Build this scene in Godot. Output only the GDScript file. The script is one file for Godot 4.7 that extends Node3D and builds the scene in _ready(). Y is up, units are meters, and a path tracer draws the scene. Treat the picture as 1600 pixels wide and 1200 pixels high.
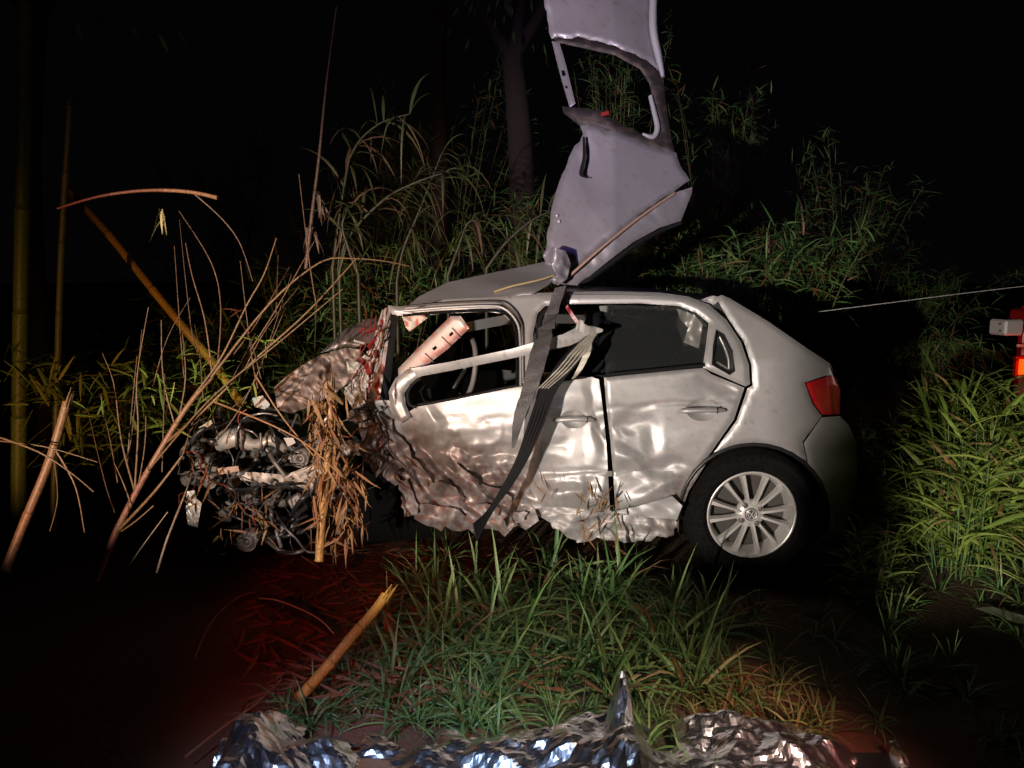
extends Node3D

const EYE := Vector3(0, 1.4, 0)
const PITCH := -0.1396
var rng := RandomNumberGenerator.new()
var fine := FastNoiseLite.new()
var ridge := FastNoiseLite.new()
var cell := FastNoiseLite.new()
var crease := FastNoiseLite.new()
var taken := {}
var M := {}

# ------------------------------------------------------------------ helpers
func numbered(called: String) -> String:
	if not taken.has(called):
		taken[called] = 0
		return called
	taken[called] += 1
	return "%s_%03d" % [called, taken[called]]

# the point at distance d in front of the viewer that is seen at (px, py) of a 1600 x 1200 picture
func at(px: float, py: float, d: float) -> Vector3:
	var r := Vector3((px - 800.0) / 1200.0, (600.0 - py) / 1200.0, -1.0).rotated(Vector3.RIGHT, PITCH)
	return EYE + r * (d / -r.z)

func on_ground(px: float, py: float) -> Vector3:
	var r := Vector3((px - 800.0) / 1200.0, (600.0 - py) / 1200.0, -1.0).rotated(Vector3.RIGHT, PITCH)
	return EYE + r * (EYE.y / -r.y)

func tag(o: Node3D, label := "", category := "", group := "", kind := "") -> Node3D:
	if label: o.set_meta("label", label)
	if category: o.set_meta("category", category)
	if group: o.set_meta("group", group)
	if kind: o.set_meta("kind", kind)
	return o

func thing(called: String, where: Vector3, label: String, category: String, group := "") -> Node3D:
	var o := Node3D.new()
	o.name = numbered(called)
	add_child(o, true)
	o.position = where
	return tag(o, label, category, group)

func start() -> SurfaceTool:
	var st := SurfaceTool.new()
	st.begin(Mesh.PRIMITIVE_TRIANGLES)
	return st

func finish(st: SurfaceTool) -> ArrayMesh:
	st.index()
	st.generate_normals()
	return st.commit()

# commits world-space geometry as one named mesh under a parent
func put(called: String, st: SurfaceTool, m: Material, parent: Node3D = self) -> MeshInstance3D:
	return put_mesh(called, finish(st), m, parent)

func put_mesh(called: String, mesh: Mesh, m: Material, parent: Node3D = self) -> MeshInstance3D:
	var o := MeshInstance3D.new()
	o.mesh = mesh
	o.material_override = m
	o.name = numbered(called) if parent == self else called
	parent.add_child(o, true)
	var p: Node = parent
	var off := Vector3.ZERO
	while p is Node3D and p != self:
		off += (p as Node3D).position
		p = p.get_parent()
	o.position = -off
	return o

func mat(called: String, c: Color, rough := 0.8, metal := 0.0) -> StandardMaterial3D:
	var m := StandardMaterial3D.new()
	m.resource_name = called
	m.albedo_color = c.linear_to_srgb()
	m.roughness = rough
	m.metallic = metal
	m.vertex_color_use_as_albedo = true
	M[called] = m
	return m

func tri(st: SurfaceTool, a: Vector3, b: Vector3, c: Vector3) -> void:
	st.add_vertex(a); st.add_vertex(b); st.add_vertex(c)

func quad(st: SurfaceTool, a: Vector3, b: Vector3, c: Vector3, d: Vector3) -> void:
	tri(st, a, b, c); tri(st, a, c, d)

func sm(a: float, b: float, x: float) -> float:
	return smoothstep(a, b, x)

func poly(a: Array) -> PackedVector2Array:
	var p := PackedVector2Array()
	for i in range(0, a.size(), 2):
		p.append(Vector2(a[i], a[i + 1]))
	return p

func edge_distance(q: Vector2, p: PackedVector2Array) -> float:
	var best := 1e9
	for i in p.size():
		var c := Geometry2D.get_closest_point_to_segment(q, p[i], p[(i + 1) % p.size()])
		best = minf(best, c.distance_squared_to(q))
	return sqrt(best)

# a sheet of metal of real thickness: outline and holes, its distance and its colour given for each point
func sheet(outline: PackedVector2Array, holes: Array, step: float, dist: Callable, colour: Callable, thick := 0.012, hem := 0.0) -> SurfaceTool:
	var st := start()
	var lo := outline[0]
	var hi := outline[0]
	for p in outline:
		lo = lo.min(p); hi = hi.max(p)
	var pos := {}
	var back := {}
	var cols := {}
	var tris := []
	var y := floorf(lo.y / step) * step
	while y < hi.y:
		var x := floorf(lo.x / step) * step
		while x < hi.x:
			var c := PackedVector2Array([Vector2(x, y), Vector2(x + step, y), Vector2(x + step, y + step), Vector2(x, y + step)])
			var pieces := Geometry2D.intersect_polygons(c, outline)
			for h in holes:
				var left := []
				for pc in pieces:
					left.append_array(Geometry2D.clip_polygons(pc, h))
				pieces.assign(left)
			for pc in pieces:
				if pc.size() == 4 and absf(absf(area2(pc)) - step * step) < 0.01:
					tris.append([c[0], c[1], c[2]]); tris.append([c[0], c[2], c[3]])
					continue
				var ix := Geometry2D.triangulate_polygon(pc)
				for k in range(0, ix.size(), 3):
					var t := [pc[ix[k]], pc[ix[k + 1]], pc[ix[k + 2]]]
					if (t[1] - t[0]).cross(t[2] - t[0]) < 0:
						t = [t[0], t[2], t[1]]
					tris.append(t)
			x += step
		y += step
	var edges := {}
	for t in tris:
		var ids := []
		for v in t:
			var id := Vector2i(roundi(v.x * 10), roundi(v.y * 10))
			ids.append(id)
			if not pos.has(id):
				var d: float = dist.call(v.x, v.y)
				if hem > 0.0:
					d += hem * pow(1.0 - sm(0.0, 7.0, edge_distance(v, outline)), 2.0)
				pos[id] = at(v.x, v.y, d)
				back[id] = at(v.x, v.y, d + thick)
				cols[id] = colour.call(v.x, v.y)
		if ids[0] == ids[1] or ids[1] == ids[2] or ids[0] == ids[2]:
			continue
		st.set_smooth_group(0)
		for k in 3:
			st.set_color(cols[ids[k]]); st.add_vertex(pos[ids[k]])
		st.set_smooth_group(1)
		for k in [0, 2, 1]:
			st.set_color(cols[ids[k]]); st.add_vertex(back[ids[k]])
		for k in 3:
			edges[[ids[k], ids[(k + 1) % 3]]] = true
	st.set_smooth_group(2)
	for e in edges:
		if edges.has([e[1], e[0]]):
			continue
		var a: Vector2i = e[0]
		var b: Vector2i = e[1]
		st.set_color(cols[a])
		quad(st, pos[b], pos[a], back[a], back[b])
	return st

func area2(p: PackedVector2Array) -> float:
	var s := 0.0
	for i in p.size():
		s += p[i].cross(p[(i + 1) % p.size()])
	return s * 0.5

func smooth_path(pts: Array, n := 5) -> Array:
	var out := []
	for i in pts.size() - 1:
		var p0 = pts[maxi(i - 1, 0)]
		var p3 = pts[mini(i + 2, pts.size() - 1)]
		for k in n:
			out.append(pts[i].cubic_interpolate(pts[i + 1], p0, p3, float(k) / n))
	out.append(pts[-1])
	return out

# a tube along points, its radius running over the given list
func tube(st: SurfaceTool, pts: Array, radii: Array, sides := 8, flat := 1.0) -> void:
	var n := pts.size()
	var along: Vector3 = (pts[1] - pts[0]).normalized()
	var u := along.cross(Vector3.UP if absf(along.y) < 0.9 else Vector3.RIGHT).normalized()
	var rings := []
	for i in n:
		along = (pts[mini(i + 1, n - 1)] - pts[maxi(i - 1, 0)]).normalized()
		u = (u - along * u.dot(along)).normalized()
		var w := along.cross(u)
		var f := float(i) / (n - 1) * (radii.size() - 1)
		var r: float = lerpf(radii[int(f)], radii[mini(int(f) + 1, radii.size() - 1)], f - int(f))
		var ring := []
		for k in sides:
			var a := TAU * k / sides
			ring.append(pts[i] + (u * cos(a) + w * sin(a) * flat) * r)
		rings.append(ring)
	st.set_smooth_group(0)
	for i in n - 1:
		for k in sides:
			var k2 := (k + 1) % sides
			quad(st, rings[i][k], rings[i + 1][k], rings[i + 1][k2], rings[i][k2])
	st.set_smooth_group(-1)
	for k in range(1, sides - 1):
		tri(st, rings[0][0], rings[0][k], rings[0][k + 1])
		tri(st, rings[n - 1][0], rings[n - 1][k + 1], rings[n - 1][k])

# px path [x, y, d, ...] to points
func path(a: Array, n := 5) -> Array:
	var p := []
	for i in range(0, a.size(), 3):
		p.append(at(a[i], a[i + 1], a[i + 2]))
	return smooth_path(p, n) if n > 1 else p

# a box with chamfered edges
func block(st: SurfaceTool, c: Vector3, s: Vector3, b := Basis.IDENTITY, ch := 0.08) -> void:
	var h := s * 0.5
	var e := minf(minf(h.x, h.y), h.z) * 2.0 * ch
	st.set_smooth_group(-1)
	for axis in 3:
		for sgn in [-1.0, 1.0]:
			var u := (axis + 1) % 3
			var w := (axis + 2) % 3
			var q := []
			for k in [[-1, -1], [1, -1], [1, 1], [-1, 1]]:
				var v := Vector3.ZERO
				v[axis] = h[axis] * sgn
				v[u] = (h[u] - e) * k[0]
				v[w] = (h[w] - e) * k[1]
				q.append(c + b * v)
			if sgn > 0: q.reverse()
			quad(st, q[0], q[1], q[2], q[3])
	for axis in 3:
		var u := (axis + 1) % 3
		var w := (axis + 2) % 3
		for su in [-1.0, 1.0]:
			for sw in [-1.0, 1.0]:
				var q := []
				for k in [[-1, 0], [1, 0], [1, 1], [-1, 1]]:
					var v := Vector3.ZERO
					v[axis] = (h[axis] - e) * k[0]
					v[u] = su * (h[u] - (e if k[1] == 1 else 0.0))
					v[w] = sw * (h[w] - (0.0 if k[1] == 1 else e))
					q.append(c + b * v)
				if su * sw > 0: q.reverse()
				quad(st, q[0], q[1], q[2], q[3])
	for sx in [-1.0, 1.0]:
		for sy in [-1.0, 1.0]:
			for sz in [-1.0, 1.0]:
				var p := [Vector3(h.x, h.y - e, h.z - e), Vector3(h.x - e, h.y, h.z - e), Vector3(h.x - e, h.y - e, h.z)]
				for k in 3:
					p[k] = c + b * (p[k] * Vector3(sx, sy, sz))
				if sx * sy * sz > 0: tri(st, p[0], p[2], p[1])
				else: tri(st, p[0], p[1], p[2])

# a lathe about the z axis: profile of (radius, z)
func lathe(st: SurfaceTool, prof: Array, n := 48, c := Vector3.ZERO) -> void:
	st.set_smooth_group(0)
	for i in prof.size() - 1:
		for k in n:
			var a := TAU * k / n
			var b := TAU * (k + 1) / n
			var p: Vector2 = prof[i]
			var q: Vector2 = prof[i + 1]
			quad(st, c + Vector3(cos(a) * p.x, sin(a) * p.x, p.y), c + Vector3(cos(b) * p.x, sin(b) * p.x, p.y), c + Vector3(cos(b) * q.x, sin(b) * q.x, q.y), c + Vector3(cos(a) * q.x, sin(a) * q.x, q.y))

# one grass or bamboo blade: bent strip with a fold along its middle
func blade(st: SurfaceTool, base: Vector3, dir: Vector3, length: float, width: float, droop: float, c0: Color, c1: Color, segs := 4, belly := 0.35) -> void:
	var d := dir.normalized()
	var side := d.cross(Vector3.UP)
	if side.length() < 0.05: side = Vector3.RIGHT
	side = side.normalized().rotated(d, rng.randf_range(-0.9, 0.9))
	var p := base
	var last := []
	st.set_smooth_group(0)
	for i in segs + 1:
		var t := float(i) / segs
		var w := width * (pow(t / belly, 0.6) if t < belly else pow(1.0 - (t - belly) / (1.0 - belly), 0.8)) * 0.5
		if i == 0: w = width * 0.2
		var fold := d.cross(side).normalized() * w * 0.5
		var row := [p - side * w + fold, p, p + side * w + fold]
		if i > 0:
			st.set_color(c0.lerp(c1, t))
			quad(st, last[0], row[0], row[1], last[1])
			quad(st, last[1], row[1], row[2], last[2])
		last = row
		d = (d + Vector3.DOWN * droop / segs).normalized()
		p += d * length / segs

func pick(a: Array):
	return a[rng.randi() % a.size()]

const GREENS := [Color(0.045, 0.12, 0.03), Color(0.07, 0.16, 0.045), Color(0.10, 0.20, 0.055), Color(0.14, 0.22, 0.07)]
const LIME := [Color(0.12, 0.20, 0.03), Color(0.16, 0.24, 0.04), Color(0.2, 0.24, 0.05), Color(0.08, 0.14, 0.02)]
const STRAW := [Color(0.34, 0.20, 0.08), Color(0.26, 0.13, 0.05), Color(0.40, 0.27, 0.12), Color(0.18, 0.08, 0.035)]

func tuft_mesh(n: int, length: float, width: float, spread: float, dry := 0.1, droop := 1.2) -> ArrayMesh:
	var st := start()
	for i in n:
		var a := rng.randf() * TAU
		var lean := rng.randf_range(0.1, 1.0) * spread
		var dir := Vector3(cos(a) * lean, 1.0, sin(a) * lean)
		var b := Vector3(cos(a + 1.0), 0, sin(a + 1.0)) * rng.randf() * length * 0.12
		var c: Color = pick(STRAW) * 0.6 if rng.randf() < dry else pick(GREENS)
		var c1: Color = c.lerp(pick(STRAW), 0.04 + 0.2 * float(rng.randf() < 0.15))
		blade(st, b, dir, length * rng.randf_range(0.55, 1.1), width * rng.randf_range(0.7, 1.2), droop * rng.randf_range(0.4, 1.4), c, c1)
	return finish(st)

# several stalks that carry broad leaves to all sides
func stalk_mesh(n: int, height: float, length: float, width: float) -> ArrayMesh:
	var st := start()
	for i in n:
		var a := rng.randf() * TAU
		var r := rng.randf_range(0.0, 0.12)
		var foot := Vector3(cos(a) * r, 0, sin(a) * r)
		var tip := foot + Vector3(cos(a) * rng.randf_range(0.0, 0.16), height * rng.randf_range(0.6, 1.1), sin(a) * rng.randf_range(0.0, 0.16))
		var c: Color = pick(GREENS)
		st.set_color(c * 0.8)
		tube(st, [foot, foot.lerp(tip, 0.6) + Vector3(0, 0.03, 0), tip], [0.004, 0.002], 5)
		for k in 7:
			var t := 0.15 + 0.85 * k / 6.0
			var b := a + k * 2.4 + rng.randf_range(-0.5, 0.5)
			var g: Color = pick(LIME) * rng.randf_range(0.7, 1.3)
			if rng.randf() < 0.07: g = pick(STRAW)
			blade(st, foot.lerp(tip, t), Vector3(cos(b), rng.randf_range(0.5, 1.8), sin(b)), length * rng.randf_range(0.6, 1.3), width * rng.randf_range(0.6, 1.1), rng.randf_range(0.5, 1.6), g, g.lerp(Color(0.25, 0.25, 0.08), 0.2), 4)
	return finish(st)

# ------------------------------------------------------------------ car body shape
const DENTS := [
	[990, 676, 46, 38, 0.014], [1010, 735, 70, 16, 0.03], [962, 700, 24, 36, -0.012], [1045, 690, 60, 55, 0.012],
	[1010, 780, 45, 14, -0.03], [1120, 605, 45, 16, 0.02], [872, 700, 40, 60, 0.012], [905, 620, 60, 14, -0.012],
	[700, 668, 60, 16, -0.02], [770, 690, 45, 22, 0.045], [720, 705, 30, 26, -0.02], [830, 735, 50, 22, 0.05],
	[760, 755, 40, 16, -0.03], [920, 755, 40, 10, 0.018], [900, 775, 40, 14, -0.02], [930, 690, 12, 60, -0.015], [665, 655, 24, 40, -0.02],
	[1090, 780, 30, 25, 0.02], [855, 650, 26, 30, 0.02]]

# sharp folds: from, to, width on either side, depth
const FOLDS := [
	[668, 638, 694, 688, 16, -0.030], [690, 680, 738, 714, 14, 0.035], [640, 676, 800, 654, 12, 0.014], [700, 700, 800, 690, 18, -0.025], [738, 714, 830, 706, 16, 0.045],
	[745, 760, 800, 752, 16, -0.040], [800, 700, 846, 790, 14, 0.035], [846, 738, 955, 736, 6, 0.016], [850, 690, 885, 700, 16, 0.018], [924, 602, 942, 700, 14, 0.020],
	[930, 800, 952, 725, 16, -0.030], [860, 770, 930, 762, 12, -0.018], [955, 668, 1014, 654, 22, 0.028], [1014, 654, 1022, 704, 20, 0.014], [958, 702, 1012, 736, 16, -0.026],
	[1012, 736, 1064, 722, 14, 0.024], [985, 786, 1062, 744, 14, -0.024], [958, 738, 1062, 741, 5, 0.012], [1022, 704, 1090, 690, 24, -0.006], [1100, 590, 1160, 612, 18, 0.020], [930, 643, 1180, 620, 6, 0.012],
	[620, 700, 700, 810, 12, 0.06], [660, 700, 760, 815, 10, 0.05], [600, 660, 660, 770, 12, -0.05], [700, 730, 800, 812, 12, -0.04], [590, 700, 640, 740, 10, 0.05], [720, 790, 830, 790, 10, 0.04], [640, 740, 720, 760, 10, -0.04]]

func belt(x: float) -> float:
	return 600.0 + (880.0 - x) * 0.14 if x < 900 else 596.0 - (x - 900.0) * 0.1

func side_plain(x: float, y: float) -> float:
	var d := 3.3
	var b := belt(x)
	if y < b: d += 0.2 * pow((b - y) / 140.0, 1.25)
	d += 0.012 * cos((y - 690.0) / 60.0) * -1.0 + 0.012
	if y > 770: d += 0.05 * pow((y - 770.0) / 70.0, 2.0)
	if x > 1190: d += 0.60 * pow((x - 1190.0) / 150.0, 3.0)
	if x < 900: d += 0.05 * pow((900.0 - x) / 300.0, 2.0)
	return d

# flat facets that meet in sharp folds, -1..1; one unit is about one fold
func fold(x: float, y: float, sd: float, waves := 5) -> float:
	var s := 0.0
	for i in waves:
		var a := sd * 1.71 + i * 2.399
		var f := 0.7 + 0.31 * i
		var t := (x * cos(a) + y * sin(a)) * f + sd * 0.37 + i * 0.61 + 0.8 * crease.get_noise_2d(x * 16.0 + i * 40.0, y * 16.0 + sd * 90.0)
		s += (absf(t - floorf(t) - 0.5) * 4.0 - 1.0) / (1.0 + 0.5 * i)
	return s / 2.2

# an outline torn into an uneven edge
func ragged(p: PackedVector2Array, amp: float, step := 9.0) -> PackedVector2Array:
	var o := PackedVector2Array()
	for i in p.size():
		var a := p[i]
		var b := p[(i + 1) % p.size()]
		var n := maxi(1, int(a.distance_to(b) / step))
		for k in n:
			var q := a.lerp(b, float(k) / n)
			o.append(q + Vector2(crease.get_noise_2d(q.x * 9.0, q.y * 9.0), crease.get_noise_2d(q.x * 9.0 + 300, q.y * 9.0)) * amp * 2.0)
	return o

func crush(x: float, y: float) -> float:      # how far the metal is crumpled, 0..1
	var line := 640.0 + (x - 590.0) * 0.42
	return sm(-40.0, 45.0, y - line) * sm(880.0, 790.0, x)

func side(x: float, y: float) -> float:
	var d := side_plain(x, y)
	for e in DENTS:
		var u: float = (x - e[0]) / e[2]
		var v: float = (y - e[1]) / e[3]
		var q := u * u + v * v
		if q < 4.0: d += e[4] * pow(maxf(0.0, 1.0 - q * 0.4), 2.0) * 0.6
	for e in FOLDS:
		var p := Vector2(x + 5.0 * crease.get_noise_2d(x * 2.0, y * 2.0), y + 5.0 * crease.get_noise_2d(x * 2.0 + 70, y * 2.0))
		var a := Vector2(e[0], e[1])
		var ab := Vector2(e[2], e[3]) - a
		var t := (p - a).dot(ab) / ab.length_squared()
		if t < -0.2 or t > 1.2: continue
		var off := absf((p - a).cross(ab)) / ab.length()
		if off < e[4]: d += e[5] * (1.0 - off / e[4]) * (1.0 - pow(absf(t - 0.5) / 0.7, 2.0)) * 0.8
	var low := sm(600.0, 690.0, y) * sm(1130.0, 1020.0, x)
	var area := 0.35 + 0.65 * sm(-0.1, 0.3, fine.get_noise_2d(x * 0.8 + 50, y * 0.8))
	d += low * area * sm(1180.0, 930.0, x) * (0.036 * fold(x / 230.0, y / 120.0, 1.0, 3) + 0.004 * fold(x / 80.0, y / 50.0, 1.6, 3))
	d += sm(610.0, 680.0, y) * sm(950.0, 830.0, x) * 0.030 * fold(x / 190.0, y / 85.0, 2.2, 3)
	var k := crush(x, y)
	if k > 0.0:
		d += k * (0.05 + 0.095 * fold(x / 110.0, y / 84.0, 3.1, 3) + 0.036 * fold(x / 50.0, y / 42.0, 4.3, 3) + 0.004 * fold(x / 20.0, y / 18.0, 5.0, 3))
	return d

const SILVER := Color(0.50, 0.49, 0.48)
const MUD := Color(0.13, 0.088, 0.078)
const REDCLAY := Color(0.28, 0.085, 0.06)

func body_colour(x: float, y: float) -> Color:
	var n := fine.get_noise_2d(x * 2.0, y * 2.0)
	var n2 := fine.get_noise_2d(x * 7.0 + 100, y * 7.0)
	var c := SILVER * (1.0 + 0.06 * n + 0.05 * n2)
	var m := crush(x + 40.0 * n, y + 50.0 * n + 14.0 * n2 + 8.0)
	m = clampf(m * (0.95 - 0.25 * sm(720.0, 790.0, y)) + 0.55 * n2 * m * sm(690.0, 740.0, y), 0, 0.95)
	c = c.lerp(MUD.lerp(REDCLAY, sm(0.0, 0.5, n2 + 0.4 * n) * sm(720, 800, y)), m)
	# splashed dirt along the sill and by the lower door edges
	var sp := sm(770.0, 835.0, y + 40.0 * n) * 0.5 * sm(-0.1, 0.35, n2)
	c = c.lerp(Color(0.2, 0.13, 0.09), sp)
	var fleck := fine.get_noise_2d(x * 17.0, y * 17.0 + 700)
	if fleck > 0.66 and n > 0.1: c = c.lerp(Color(0.3, 0.1, 0.05), 0.6)
	var scr := fine.get_noise_2d(x * 2.5 + y * 0.8, y * 38.0)
	if scr > 0.52 and n2 > -0.1 and y > 590: c = c.lerp(Color(0.24, 0.2, 0.17), 0.35)
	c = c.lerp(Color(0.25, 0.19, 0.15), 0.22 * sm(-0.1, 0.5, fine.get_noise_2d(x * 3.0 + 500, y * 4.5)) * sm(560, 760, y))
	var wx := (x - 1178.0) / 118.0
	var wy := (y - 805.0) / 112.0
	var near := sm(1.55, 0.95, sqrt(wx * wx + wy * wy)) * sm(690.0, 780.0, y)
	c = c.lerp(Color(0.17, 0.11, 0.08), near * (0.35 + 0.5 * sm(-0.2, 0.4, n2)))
	c.a = 1.0
	return c

func plain_colour(x: float, y: float) -> Color:
	return Color(1, 1, 1) * (1.0 + 0.08 * fine.get_noise_2d(x * 3.0, y * 3.0) + 0.08 * fine.get_noise_2d(x * 11.0, y * 11.0))

# ------------------------------------------------------------------ the scene
func _ready() -> void:
	rng.seed = 20241
	fine.seed = 3; fine.noise_type = FastNoiseLite.TYPE_SIMPLEX_SMOOTH; fine.frequency = 0.012
	ridge.seed = 8; ridge.noise_type = FastNoiseLite.TYPE_PERLIN; ridge.frequency = 0.018; ridge.fractal_octaves = 2
	crease.seed = 21; crease.noise_type = FastNoiseLite.TYPE_PERLIN; crease.frequency = 0.02; crease.fractal_type = FastNoiseLite.FRACTAL_NONE
	cell.seed = 5; cell.noise_type = FastNoiseLite.TYPE_CELLULAR; cell.frequency = 5.5; cell.cellular_return_type = FastNoiseLite.RETURN_DISTANCE

	var cam := Camera3D.new()
	cam.name = "camera"
	cam.fov = 53.13; cam.near = 0.05; cam.far = 600.0
	cam.position = EYE
	cam.rotation.x = PITCH
	add_child(cam)
	cam.current = true
	var env := Environment.new()
	env.background_mode = Environment.BG_SKY
	var sk := ProceduralSkyMaterial.new()
	sk.sky_top_color = Color(0.055, 0.05, 0.07); sk.sky_horizon_color = Color(0.08, 0.062, 0.068)
	sk.ground_horizon_color = Color(0.07, 0.06, 0.09); sk.ground_bottom_color = Color(0.03, 0.03, 0.03)
	var sky := Sky.new(); sky.sky_material = sk
	env.sky = sky
	env.background_energy_multiplier = 0.2
	env.tonemap_mode = Environment.TONE_MAPPER_LINEAR
	env.tonemap_exposure = 1.0
	env.sdfgi_enabled = true; env.ssao_enabled = true; env.ssil_enabled = true
	var we := WorldEnvironment.new(); we.name = "environment"; we.environment = env
	add_child(we)
	# lamps of the emergency vehicles that stand on the road behind the viewer
	lamp("headlamp_beam", Vector3(-2.0, 1.15, 2.2), at(940, 635, 3.5), Color(1.0, 0.945, 0.90), 42.0, 21.5, 0.42, 0.045)
	lamp("right_headlamp_beam", Vector3(-0.5, 1.15, 2.2), at(1545, 730, 4.2), Color(1.0, 0.96, 0.86), 18.0, 4.8, 0.5, 0.045)
	lamp("upper_flood_beam", Vector3(-1.8, 1.5, 2.3), at(790, 130, 8.0), Color(1.0, 0.8, 0.72), 5.5, 17.0, 1.0, 0.1)
	lamp("torch_beam", Vector3(0.3, 1.6, 0.25), at(790, 800, 3.1), Color(1.0, 0.95, 0.88), 1.0, 15.0, 1.0, 0.04)
	lamp("red_beacon", Vector3(-0.7, 1.9, 0.9), at(530, 975, 2.7), Color(1.0, 0.26, 0.10), 3.8, 9.5, 0.9, 0.06)
	lamp("amber_beacon", Vector3(-2.7, 1.13, 2.2), at(300, 680, 3.2), Color(1.0, 0.68, 0.38), 16.0, 17.5, 1.0, 0.06)
	lamp("blue_beacon", Vector3(-1.7, 1.9, 2.1), at(930, 20, 4.0), Color(0.55, 0.46, 1.0), 11.0, 15.0, 1.0, 0.08)
	lamp("blue_foil_beacon", Vector3(-1.2, 2.2, -0.3), Vector3(-0.4, 0.05, -1.95), Color(0.68, 0.8, 1.0), 8.0, 13.0, 0.9, 0.2)
	lamp("white_foil_beacon", Vector3(1.3, 2.2, -0.3), Vector3(0.45, 0.05, -2.0), Color(1.0, 0.9, 0.82), 9.0, 15.0, 0.9, 0.2)
	lamp("red_rear_beacon", Vector3(1.7, 1.9, 0.3), at(1245, 1150, 2.15), Color(1.0, 0.05, 0.05), 10.0, 5.5, 0.9, 0.12)
	materials()
	setting()
	car()
	foil()
	bamboo()
	foreground()
	greenery()
	truck()

func lamp(called: String, p: Vector3, to: Vector3, c: Color, e: float, ang: float, soft: float, size: float) -> void:
	var l := SpotLight3D.new()
	l.name = called
	l.light_color = c; l.light_energy = e; l.spot_angle = ang; l.spot_angle_attenuation = soft
	l.spot_range = 80.0; l.spot_attenuation = 2.0; l.light_size = size; l.shadow_enabled = true
	add_child(l)
	l.look_at_from_position(p, to)

func noise_texture(freq: float, lo: float, hi: float, sd: int, as_normal := false) -> NoiseTexture2D:
	var t := NoiseTexture2D.new()
	t.width = 512; t.height = 512; t.seamless = true
	var n := FastNoiseLite.new()
	n.seed = sd; n.frequency = freq; n.fractal_octaves = 5
	t.noise = n
	if as_normal:
		t.as_normal_map = true; t.bump_strength = 6.0
	else:
		var g := Gradient.new()
		g.set_color(0, Color(lo, lo, lo)); g.set_color(1, Color(hi, hi, hi))
		t.color_ramp = g
	return t

func materials() -> void:
	var W := Color(1, 1, 1)
	var m := mat("paint", W, 0.5, 0.5)
	m.clearcoat_enabled = true; m.clearcoat = 0.12; m.clearcoat_roughness = 0.25
	m.roughness_texture = noise_texture(0.02, 0.75, 1.3, 11); m.uv1_triplanar = true; m.uv1_scale = Vector3(3, 3, 3)
	m = mat("panel_paint", W, 0.45, 0.25)
	m.clearcoat_enabled = true; m.clearcoat = 0.25; m.clearcoat_roughness = 0.2
	m = mat("torn_metal", W, 0.58, 0.4)
	m.normal_enabled = true; m.normal_texture = noise_texture(0.03, 0, 1, 12, true); m.normal_scale = 0.5
	m.uv1_triplanar = true; m.uv1_scale = Vector3(6, 6, 6)
	mat("alloy", Color(0.72, 0.70, 0.66), 0.36, 0.5)
	mat("bare_metal", Color(0.42, 0.40, 0.38), 0.4, 0.7)
	mat("cast_metal", Color(0.15, 0.135, 0.125), 0.5, 0.5)
	mat("black_plastic", Color(0.018, 0.018, 0.018), 0.38)
	mat("black_rubber", Color(0.012, 0.012, 0.013), 0.7).metallic_specular = 0.25
	m = mat("tyre_rubber", Color(0.008, 0.0072, 0.0066), 0.95); m.metallic_specular = 0.25; m.albedo_texture = noise_texture(0.02, 0.4, 1.6, 33); m.uv1_triplanar = true; m.uv1_scale = Vector3(4, 4, 4)
	m = mat("webbing", Color(0.075, 0.068, 0.07), 0.5); m.normal_enabled = true; m.normal_texture = noise_texture(0.05, 0, 1, 18, true); m.uv1_triplanar = true; m.uv1_scale = Vector3(5, 5, 5)
	mat("void_black", Color(0.004, 0.004, 0.004), 1.0).metallic_specular = 0.1
	mat("fabric", Color(0.012, 0.012, 0.014), 0.95).metallic_specular = 0.1
	mat("white_plastic", Color(0.62, 0.58, 0.55), 0.4)
	mat("red_plastic", Color(0.22, 0.012, 0.012), 0.35)
	mat("red_wire", Color(0.16, 0.02, 0.012), 0.5)
	m = mat("lamp_red", Color(0.45, 0.012, 0.015), 0.12); m.clearcoat_enabled = true; m.clearcoat = 0.6
	m = mat("glass", Color(0.5, 0.55, 0.55, 1), 0.05)
	m.albedo_color.a = 0.02; m.transparency = BaseMaterial3D.TRANSPARENCY_ALPHA
	m = mat("clear_plastic", Color(0.6, 0.6, 0.6), 0.15, 0.2)
	m = mat("leaf", W, 0.5); m.backlight_enabled = true; m.backlight = Color(0.25, 0.3, 0.1)
	m = mat("dry_leaf", W, 0.7)
	m = mat("cane", W, 0.5)
	m.albedo_texture = noise_texture(0.03, 0.55, 1.15, 31); m.uv1_triplanar = true; m.uv1_scale = Vector3(9, 2.5, 9)
	m = mat("bark", Color(0.018, 0.012, 0.010), 0.95)
	m = mat("foil", Color(0.86, 0.86, 0.88), 0.27, 1.0)
	m = mat("soil", W, 0.95)
	m.normal_enabled = true; m.normal_texture = noise_texture(0.04, 0, 1, 14, true); m.normal_scale = 0.5
	m.uv1_triplanar = true; m.uv1_world_triplanar = true; m.uv1_scale = Vector3(1.5, 1.5, 1.5)
	m = mat("asphalt", Color(0.05, 0.05, 0.05), 0.9)
	m.normal_enabled = true; m.normal_texture = noise_texture(0.15, 0, 1, 15, true)
	m.uv1_triplanar = true; m.uv1_world_triplanar = true; m.uv1_scale = Vector3(2, 2, 2)
	mat("road_paint", Color(0.7, 0.7, 0.66), 0.7)
	mat("truck_paint", Color(0.35, 0.012, 0.01), 0.35)
	m = mat("amber_glow", Color(0.9, 0.35, 0.05), 0.4); m.emission_enabled = true; m.emission = Color(1.0, 0.32, 0.06); m.emission_energy_multiplier = 1.3

func rough_ground(x: float, z: float) -> float:
	return 0.03 * fine.get_noise_2d(x * 60.0, z * 60.0) + 0.012 * fine.get_noise_2d(x * 260.0, z * 260.0) - 0.02

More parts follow.
